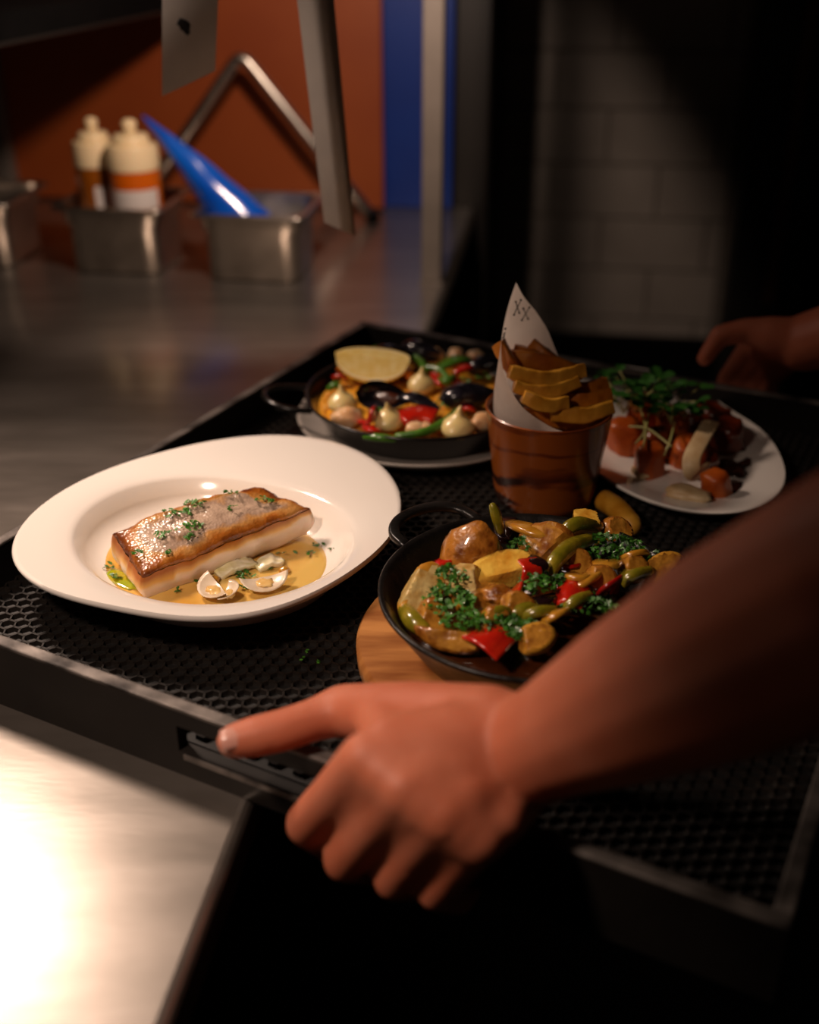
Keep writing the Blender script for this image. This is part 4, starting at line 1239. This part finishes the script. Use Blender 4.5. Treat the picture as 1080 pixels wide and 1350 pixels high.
for i, (a, l) in enumerate((([(566, 748, ZV + .006), (580, 742, ZV + .012), (597, 738, ZV + .010)], 'red pepper piece behind the pale potato slice'),
    ([(696, 738, ZV + .022), (702, 752, ZV + .021), (697, 770, ZV + .012)], 'upright red pepper strip beside the yellow wedge'),
    ([(666, 802, ZV + .008), (674, 786, ZV + .014), (680, 776, ZV + .012)], 'short red pepper strip before the centre parsley'),
    ([(685, 798, ZV + .006), (695, 795, ZV + .009), (706, 798, ZV + .006)], 'small dark red pepper scrap by the aubergine'),
    ([(630, 833, ZV + .006), (648, 840, ZV + .010), (668, 858, ZV + .004)], 'broad red pepper piece at the front of the pan'),
    ([(735, 785, ZV + .008), (752, 778, ZV + .013), (772, 790, ZV + .008)], 'red pepper square right of the centre parsley'),
    ([(795, 780, ZV + .006), (805, 774, ZV + .012), (816, 770, ZV + .010)], 'red pepper tip beside the forearm'),
    ([(738, 742, ZV + .006), (750, 748, ZV + .009), (762, 744, ZV + .006)], 'red pepper scrap below the courgette strip'))):
    strip('red_pepper', l, 'pepper', a, .026 if i in (4, 5) else (.020 if i == 0 else .015), .0034, m_red2 if i in (3, 6, 7) else m_red, tw=0 if i in (0, 4, 5) else .8, taper=False)
for a, l in (([(676, 684, ZV + .004), (665, 694, ZV + .008), (664, 712, ZV + .006)], 'dark aubergine peel behind the brown wedge'), ([(700, 736, ZV + .020), (710, 748, ZV + .020), (714, 766, ZV + .010)], 'dark aubergine peel beside the upright pepper strip'), ([(690, 706, ZV + .008), (715, 712, ZV + .012), (740, 716, ZV + .010)], 'glossy aubergine strip under the onion petal'), ([(690, 790, ZV + .004), (712, 793, ZV + .010), (735, 788, ZV + .004)], 'dark aubergine piece below the centre parsley')):
    strip('aubergine_piece', l, 'aubergine', a, .016, .006, m_aub)
for i, (a, l) in enumerate((([(690, 812, ZV + .004), (708, 806, ZV + .010), (724, 808, ZV + .006)], 'olive courgette slice between the front parsley patches'), ([(742, 802, ZV + .004), (756, 792, ZV + .010), (770, 790, ZV + .006)], 'olive courgette slice beside the forearm edge'),
    ([(820, 765, ZV + .004), (834, 757, ZV + .009), (850, 756, ZV + .005)], 'olive courgette slice near the right pan wall'), ([(640, 812, ZV + .006), (652, 806, ZV + .011), (664, 810, ZV + .006)], 'olive courgette slice behind the broad red pepper'))):
    strip('courgette_strip', l, 'courgette', a, .017, .008, m_courg, tw=.6, taper=False)
for i, (a, l) in enumerate((([(715, 818, ZV + .006), (732, 808, ZV + .011), (748, 806, ZV + .006)], 'browned onion petal before the red pepper square'), ([(820, 735, ZV + .008), (836, 730, ZV + .014), (852, 732, ZV + .008)], 'browned onion petal on the right parsley heap'), ([(752, 758, ZV + .010), (762, 762, ZV + .014), (776, 760, ZV + .009)], 'browned onion petal below the olive courgette strip'))):
    strip('onion_strip', l, 'onion', a, .016, .0045, m_onion, tw=.5)
for i, (px, py, z_, l) in enumerate(((680, 800, .010, 'browned potato nugget beside the short red pepper'), (760, 742, .010, 'browned potato nugget under the olive courgette strip'), (835, 750, .006, 'browned potato nugget in the right parsley scatter'), (790, 765, .008, 'browned potato nugget by the red pepper tip'), (650, 822, .006, 'browned potato nugget in the front parsley patch'), (570, 812, .004, 'browned potato nugget against the left pan wall'))):
    potato(l, px, py, ZV + z_, (.013, .011, .011), (i * 20, i * 9, i * 55), [((.2, -.7, .6), .006), ((-.8, -.2, .5), .008)], m_potskin, 20 + i)
chunk('onion_skin', 'crumpled brown roasted onion skin by the red strip', 'onion', 655, 783, ZV + .011, (.010, .009, .006), m=m_potskin, amp=.5, freq=3)
for i, (px, py, n, sx, sy, dz, zz_, l) in enumerate([
    (592, 794, 200, .017, .016, .010, .010, 'big curly parsley clump at the left of the iron pan'), (598, 762, 80, .012, .009, .010, .016, 'curly parsley bunch before the brown potato wedge'),
    (612, 820, 90, .016, .008, .006, .008, 'parsley scatter along the front left pan wall'), (708, 772, 110, .012, .010, .008, .014, 'parsley clump at the centre beside the red pepper'),
    (655, 826, 130, .020, .011, .006, .008, 'parsley patch at the front of the iron pan'), (802, 724, 230, .026, .016, .010, .010, 'wide parsley heap on the right of the iron pan'),
    (850, 742, 90, .018, .012, .006, .006, 'parsley scatter by the right pan wall'), (690, 832, 120, .018, .012, .006, .006, 'parsley patch half hidden by the forearm'),
    (684, 722, 40, .008, .008, .006, .018, 'small parsley sprig between the two potatoes'), (772, 800, 90, .022, .011, .006, .006, 'dark parsley patch along the forearm edge'), (738, 768, 40, .010, .006, .006, .010, 'parsley scrap over the red pepper square')]):
    herb('curly_parsley', l, n, P(px, py, ZV + zz_), (sx, sy), .0030, 300 + i, dz, m_parsley2 if i > 3 else m_parsley, .9)

# ------------------------------------------------------------------ carrot plate
Z4 = MATZ + .016
out4 = [(797, 625), (845, 657), (904, 673), (956, 676), (1000, 666), (1030, 648), (1039, 628), (1029, 600), (987, 558), (935, 522), (884, 496), (832, 483), (785, 479), (745, 488), (722, 506), (715, 535), (728, 570), (760, 602)]
op = [P(x, y, Z4) for x, y in out4]; c4 = sum(op, Vector()) / len(op)
Ro4 = fourier(op, c4, 4); Rw4 = lambda a: Ro4(a) * .74
plate('oval_plate', 'white oval plate of roasted carrots beside the fries cup', m_china, c4, Ro4, Rw4,
      [(.02, MATZ + .006), (.8, MATZ + .006), (.95, MATZ + .0068), (1.1, MATZ + .009), (1.5, MATZ + .0125), (1.93, Z4), (1.97, Z4 + .0002)],
      [(2.0, Z4 - .001), (1.97, Z4 - .0035), (1.5, MATZ + .008), (1.1, MATZ + .004), (.9, MATZ + .0005), (.86, MATZ), (.8, MATZ), (.78, MATZ + .002), (.02, MATZ + .002)])
Y4 = MATZ + .0065
for i, (px, py, z, s, rz, m, l) in enumerate([
    (826, 575, .014, (.019, .017, .016), 20, m_squash, 'orange roasted carrot block beside the cup'),
    (856, 608, .013, (.013, .013, .019), 10, m_squash, 'upright roasted carrot end with a charred base'),
    (846, 545, .022, (.018, .016, .015), 50, m_squash, 'roasted carrot chunk under the microgreens'),
    (884, 560, .018, (.018, .016, .016), 70, m_squash, 'roasted carrot chunk in the middle of the heap'),
    (905, 596, .012, (.015, .013, .014), 30, m_squash, 'roasted carrot chunk below the curled slice'),
    (935, 552, .018, (.024, .018, .017), -30, m_squashd, 'large dark roasted beetroot chunk at the heap back'),
    (958, 575, .014, (.018, .016, .016), 40, m_squashd, 'dark roasted chunk at the right of the heap'),
    (942, 638, .010, (.018, .012, .012), -30, m_squash, 'low roasted carrot piece near the front rim'),
    (868, 585, .014, (.014, .012, .014), 80, m_squashd, 'charred carrot piece between the heap and the rim'),
    (925, 612, .010, (.014, .014, .012), 10, m_squashd, 'charred carrot piece beside the curled slice')]):
    s = tuple(q * 1.3 for q in s); rq = random.Random(i + 60); pls = []
    for k in range(6):
        th_a = k * 60 + rq.uniform(-18, 18) + rz
        pls.append(((math.cos(R(th_a)), math.sin(R(th_a)), rq.uniform(-.25, .35)), rq.uniform(.62, .85) * min(s[0], s[1])))
    pls.append(((rq.uniform(-.3, .3), rq.uniform(-.5, .1), 1), rq.uniform(.6, .8) * s[2])); pls.append(((0, 0, -1), s[2] * .8))
    V, sf, cf = facet(s, rot(i * 13 % 30, 0, rz), pls, i + 11, .10, 3)
    c = P(px, py, Y4 + z)
    obj('roasted_carrot', ([p + c for p in V], sf + cf), m, label=l, cat='carrot', autos=50)
strip('carrot_ribbon', 'curled carrot ribbon with a pale edge standing on the heap', 'carrot', [(938, 556, Y4 + .034), (924, 580, Y4 + .034), (912, 605, Y4 + .026), (915, 625, Y4 + .014), (932, 618, Y4 + .014)], .016, .0028, m_cheese, taper=False)
chunk('cheese_slice', 'pale crumbly cheese piece at the front of the plate', 'cheese', 908, 651, Y4 + .006, (.022, .011, .006), rz=-28, m=m_cheese, amp=.25, boxy=.3)
chunk('cheese_slice', 'flat pale cheese piece under the carrot heap', 'cheese', 845, 622, Y4 + .004, (.008, .012, .004), rz=10, m=m_cheese, amp=.25, boxy=.3)
for i, (px, py, s) in enumerate([(975, 585, (.022, .016, .0015)), (960, 618, (.016, .020, .0015)), (985, 610, (.018, .007, .0012)), (965, 648, (.020, .007, .0012))]):
    chunk('glaze_smear', 'dark sticky glaze smear on the oval plate', 'sauce', px, py, Y4 + .0015, s, rz=20 * i, m=m_glaze, amp=.35, group='glaze smears on the oval plate')
def micro(px, py, z, seed, label):
    rd = random.Random(seed); c = P(px, py, z)
    t = thing('microgreen', label, 'microgreen', c, 'microgreens on the carrots')
    SV, LV = [], []
    for k in range(4):
        a = rd.uniform(0, 6.28); L = rd.uniform(.020, .034); ln = rd.uniform(.35, .8)
        e = c + Vector((math.cos(a) * L * ln, math.sin(a) * L * ln, L * (1 - ln * .45)))
        pts = smooth_path([c, c.lerp(e, .5) + Vector((0, 0, .004)), e], 4)
        SV.append(tube(pts, .00075, 5))
        for s_ in (-1, 1):
            mtx = T(e) @ Matrix.Rotation(a + s_ * .9, 4, 'Z') @ rot(0, rd.uniform(-30, 20), 0)
            w_ = .0100 * rd.uniform(.8, 1.2)
            ring = [(0, 0, 0), (.5, .55, .12), (1.1, .6, .2), (1.45, .2, .1), (1.3, 0, .02), (1.45, -.2, .1), (1.1, -.6, .2), (.5, -.55, .12)]
            v = [mtx @ Vector((x * w_, y * w_, zz * w_)) for x, y, zz in ring] + [mtx @ Vector((.8 * w_, 0, 0))]
            LV.append((v, [(8, q, (q + 1) % 8) for q in range(8)]))
    for q in SV: obj('stem', q, m_stem, t)
    for q in LV: obj('leaf', q, m_micro, t, smooth=False)
for i, (px, py, z) in enumerate([(815, 535, .030), (832, 528, .034), (848, 528, .036), (862, 530, .036), (876, 535, .036), (890, 545, .034), (902, 552, .032), (840, 545, .034), (868, 550, .034), (886, 560, .030), (822, 545, .030)]):
    micro(px, py, Y4 + z, 500 + i, 'leafy green microgreen sprig on top of the roasted carrots')
for i, a in enumerate(([(838, 585, Y4 + .03), (850, 570, Y4 + .036), (856, 545, Y4 + .036)], [(830, 562, Y4 + .034), (855, 566, Y4 + .036), (885, 588, Y4 + .030)], [(848, 590, Y4 + .032), (852, 566, Y4 + .036), (845, 540, Y4 + .036)], [(876, 600, Y4 + .022), (884, 580, Y4 + .032), (890, 556, Y4 + .034)])):
    stick('sprout', 'pale bare sprout draped over the roasted carrots', 'sprout', a, .0012, m_stem, 'loose stems on the carrots', seg=6)
for i, (px, py) in enumerate([(404, 860), (418, 872), (398, 868)]):
    herb('parsley_crumb', 'tiny parsley crumb dropped on the mesh mat', 2, P(px, py, MATZ + .001), (.002, .002), .0018, 900 + i, 0, group='parsley crumbs on the mat')

# ------------------------------------------------------------------ person: both arms reach in and hold the tray
WN = -TV                                   # outward normal of the near handle wall
def NW(px, py, d): return PN(px, py, TP(0, 0) + WN * d, WN)
wrist = Vector((0.060, 0.470, 0.098)); elbow = Vector((0.188, 0.352, 0.292))
parts = []
fd = (elbow - wrist).normalized()
Wd = wrist
parts.append(caps([(Wd - fd * .045, .026), (Wd - fd * .015, .0295), (Wd + fd * .03, .031), (Wd + fd * .09, .039), (Wd + fd * .16, .046), (Wd + fd * .235, .047), (elbow, .044)]))
MCP = [NW(484, 1000, .040), NW(534, 1040, .045), NW(585, 1074, .044), NW(630, 1104, .038)]
PIP = [NW(405, 1086, .024), NW(455, 1134, .027), NW(520, 1158, .026), NW(576, 1174, .025)]
def shift(p, u=0, n=0, z=0): return p + TU * u + WN * n + Vector((0, 0, z))
rads = [(.0150, .0134, .0115, .010), (.0150, .0134, .0115, .010), (.0145, .0130, .0110, .0098), (.0135, .0120, .0102, .009)]
for m_, p_, r_ in zip(MCP, PIP, rads):
    dip = shift(p_, .002, -.026, -.004); tip = shift(p_, .003, -.046, .001)
    dip.z = min(dip.z, -.0140); tip.z = min(tip.z, -.0125)
    parts.append(caps([(m_, r_[0]), (m_.lerp(p_, .55), r_[0] * .90), (p_, r_[1]), (dip, r_[2]), (tip, r_[3])]))
# soft tissue between neighbouring fingers
for k in range(3):
    a0, a1 = MCP[k].lerp(MCP[k + 1], .5), PIP[k].lerp(PIP[k + 1], .5)
    parts.append(caps([(a0, .0145), (a0.lerp(a1, .55) + WN * -.003, .0115)]))
# palm: metacarpals fan from the wrist
wr0 = Wd - fd * .006
zoff = [.012, .004, -.005, -.014]
for k, m_ in enumerate(MCP):
    base_ = wr0 + TU * -.004 + Vector((0, 0, zoff[k]))
    inn = shift(m_, .006, -.014, .004)
    parts.append(caps([(base_, .0225), (base_.lerp(m_, .35), .0215), (base_.lerp(m_, .7), .0185), (m_, .0150)]))
    parts.append(caps([(base_, .021), (base_.lerp(inn, .5), .0195), (inn, .0145)]))
for k in range(3):
    b0_, b1_ = wr0 + Vector((0, 0, zoff[k])), wr0 + Vector((0, 0, zoff[k + 1]))
    for q, r_ in ((.35, .021), (.6, .0195), (.85, .0165)):
        parts.append(caps([(b0_.lerp(MCP[k], q), r_), (b1_.lerp(MCP[k + 1], q), r_)]))
# thumb lies along the rim
th_tip = P(309, 977, RIMZ + .013); th_ip = P(375, 962, RIMZ + .015); th_mcp = P(452, 936, RIMZ + .017)
th_cmc = wr0 + TU * -.016 + Vector((0, 0, .014)) + WN * -.002
parts.append(caps([(th_cmc, .023), (th_cmc.lerp(th_mcp, .5) + Vector((0, 0, .001)), .0205), (th_mcp, .0160), (th_mcp.lerp(th_ip, .5), .0130), (th_ip, .0128), (th_tip.lerp(th_ip, .4), .0125), (th_tip, .0108)]))
for q, r_ in ((.25, .016), (.5, .019), (.75, .021)):
    parts.append(caps([(th_mcp.lerp(th_cmc, q), r_), (MCP[0].lerp(wr0, q * .9), r_)]))

# far (right) hand on the far handle wall
FW = TV
def FWp(px, py, d): return PN(px, py, TP(0, TLEN) + FW * d, FW)
ft_tip = FWp(929, 473, -.004); ft_ip = FWp(950, 442, .006); ft_mcp = FWp(985, 436, .016)
fwr = FWp(1062, 452, .030); felb = Vector((0.66, 0.93, 0.255))
fdir = (felb - fwr).normalized()
parts.append(caps([(fwr, .030), (fwr + fdir * .08, .037), (fwr + fdir * .15, .044), (felb, .042)]))
parts.append(caps([(fwr, .026), (ft_mcp.lerp(fwr, .4), .020), (ft_mcp, .0135), (ft_ip, .0110), (ft_tip, .0085)]))
for k in range(4):
    m_ = FWp(990 + k * 20, 452, .048) + Vector((0, 0, -.004 - k * .004)); p_ = m_ + FW * .004 + TU * -.020 + Vector((0, 0, -.042 + k * .004)); d_ = p_ + FW * -.028 + Vector((0, 0, -.010)); 
    d_.z = min(d_.z, -.0125); p_.z = max(p_.z, -.012)
    t_ = d_ + FW * -.02; t_.z = -.012
    parts.append(caps([(fwr, .022), (m_.lerp(fwr, .4), .018), (m_, .0125), (p_, .0105), (d_, .009), (t_, .008)]))
# upper body (out of the picture to the right)
shn, shf = Vector((.425, .475, .45)), Vector((.60, .86, .45))
chest = Vector((.60, .64, .40))
parts.append(caps([(elbow, .044), (elbow.lerp(shn, .5), .048), (shn, .058)]))
parts.append(caps([(felb, .042), (felb.lerp(shf, .5), .047), (shf, .058)]))
shn2, shf2 = Vector((.50, .50, .45)), Vector((.62, .82, .45))
parts.append(caps([(shn, .055), (shn2, .075), (chest + Vector((0, 0, .04)), .09), (shf2, .075), (shf, .055)]))
parts.append(caps([(chest + Vector((0, 0, .03)), .11), (chest + Vector((.01, 0, -.30)), .125)]))
neck = chest + Vector((-.005, 0, .14)); head = chest + Vector((-.03, -.01, .30))
parts.append(caps([(neck, .058), (head + Vector((.015, 0, -.09)), .056)]))
parts.append(xf(blob(.098, .076, .118, 1, .02), T(head)))
fx = Vector((-1, -.12, 0)).normalized(); fy = Vector((-fx.y, fx.x, 0))
parts.append(caps([(head + fx * .085 + Vector((0, 0, .01)), .010), (head + fx * .112 + Vector((0, 0, -.022)), .013)]))
parts.append(caps([(head + fx * .075 + fy * .02 + Vector((0, 0, -.062)), .012), (head + fx * .075 - fy * .02 + Vector((0, 0, -.062)), .012)]))
parts.append(caps([(head + fx * .06 + Vector((0, 0, -.1)), .03), (head + Vector((0, 0, -.07)), .06)]))
for s_ in (-1, 1):
    parts.append(caps([(head + fy * .078 * s_ + Vector((0, 0, -.02)), .012), (head + fy * .084 * s_ + Vector((0, 0, .018)), .014)]))
pr = thing('person', 'person in black gripping the serving tray with both bare hands', 'person', Vector((chest.x, chest.y, FLOOR)))
body = remesh(merge(*parts), 0.0026, 14, .5)
obj('body', body, m_skin, pr)
# thumbnail
nd = (th_tip - th_ip).normalized()
side = nd.cross(Vector((0, 0, 1))).normalized(); 
toc = (Vector((0, 0, CAMH)) - th_tip).normalized(); nup = (toc * 1.0 + Vector((-.25, 0, .25))); nup = (nup - nd * nup.dot(nd)).normalized(); ns = nd.cross(nup)
V, F = [], []
for i in range(7):
    u = -1 + 2 * i / 6
    for j in range(7):
        v_ = -1 + 2 * j / 6
        k = math.sqrt(max(0, 1 - .35 * u * u))
        V.append(th_tip + nd * (.0015 + .0068 * v_ * k) + ns * (.0068 * u) + nup * (.0105 - .0030 * u * u - .0012 * max(0, v_) ** 2))
for i in range(6):
    for j in range(6): F.append((i * 7 + j, (i + 1) * 7 + j, (i + 1) * 7 + j + 1, i * 7 + j + 1))
no = obj('thumbnail', (V, F), m_nail, pr)
sm = no.modifiers.new('s', 'SOLIDIFY'); sm.thickness = .0008
# eyes, hair, clothes
for s_ in (-1, 1):
    obj('eye', xf(blob(.012, .012, .012, 0, 0), T(head + fx * .076 + fy * .031 * s_ + Vector((0, 0, .008)))), m_lab, pr)
hv, hf = blob(.106, .084, .112, 4, .05)
hv = [p for p in hv]
hairm = xf((hv, hf), T(head - fx * .012 + Vector((0, 0, .028))))
obj('hair', hairm, m_hair, pr)
sh_parts = [caps([(shn2, .086), (chest + Vector((0, 0, .02)), .105), (shf2, .086)]), caps([(shn2, .088), (shn, .070), (shn.lerp(elbow, .40), .062)]), caps([(shf2, .088), (shf, .070), (shf.lerp(felb, .40), .062)]),
            caps([(chest + Vector((0, -.04, .02)), .118), (chest + Vector((.01, -.04, -.34)), .132)]), caps([(chest + Vector((0, .04, .02)), .118), (chest + Vector((.01, .04, -.34)), .132)])]
obj('shirt', remesh(merge(*sh_parts), .008, 6, .5), m_shirt, pr)
hip = chest + Vector((.01, 0, -.38))
tp = []
for s_ in (-1, 1):
    h_ = hip + Vector((0, .085 * s_, -.02)); a_f = Vector((hip.x, hip.y + .10 * s_, FLOOR + .07))
    tp.append(caps([(h_, .105), (h_.lerp(a_f, .5), .078), (a_f, .055)]))
tp.append(caps([(hip + Vector((0, -.06, 0)), .118), (hip + Vector((0, .06, 0)), .118)]))
obj('trousers', remesh(merge(*tp), .009, 6, .5), m_shirt, pr)
for s_ in (-1, 1):
    a_f = Vector((hip.x, hip.y + .10 * s_, FLOOR))
    sv = remesh(merge(caps([(a_f + Vector((.05, 0, .045)), .045), (a_f + Vector((-.05, 0, .042)), .042), (a_f + Vector((-.13, 0, .034)), .034)])), .006, 4, .5)
    obj('shoe', sv, m_black, pr)
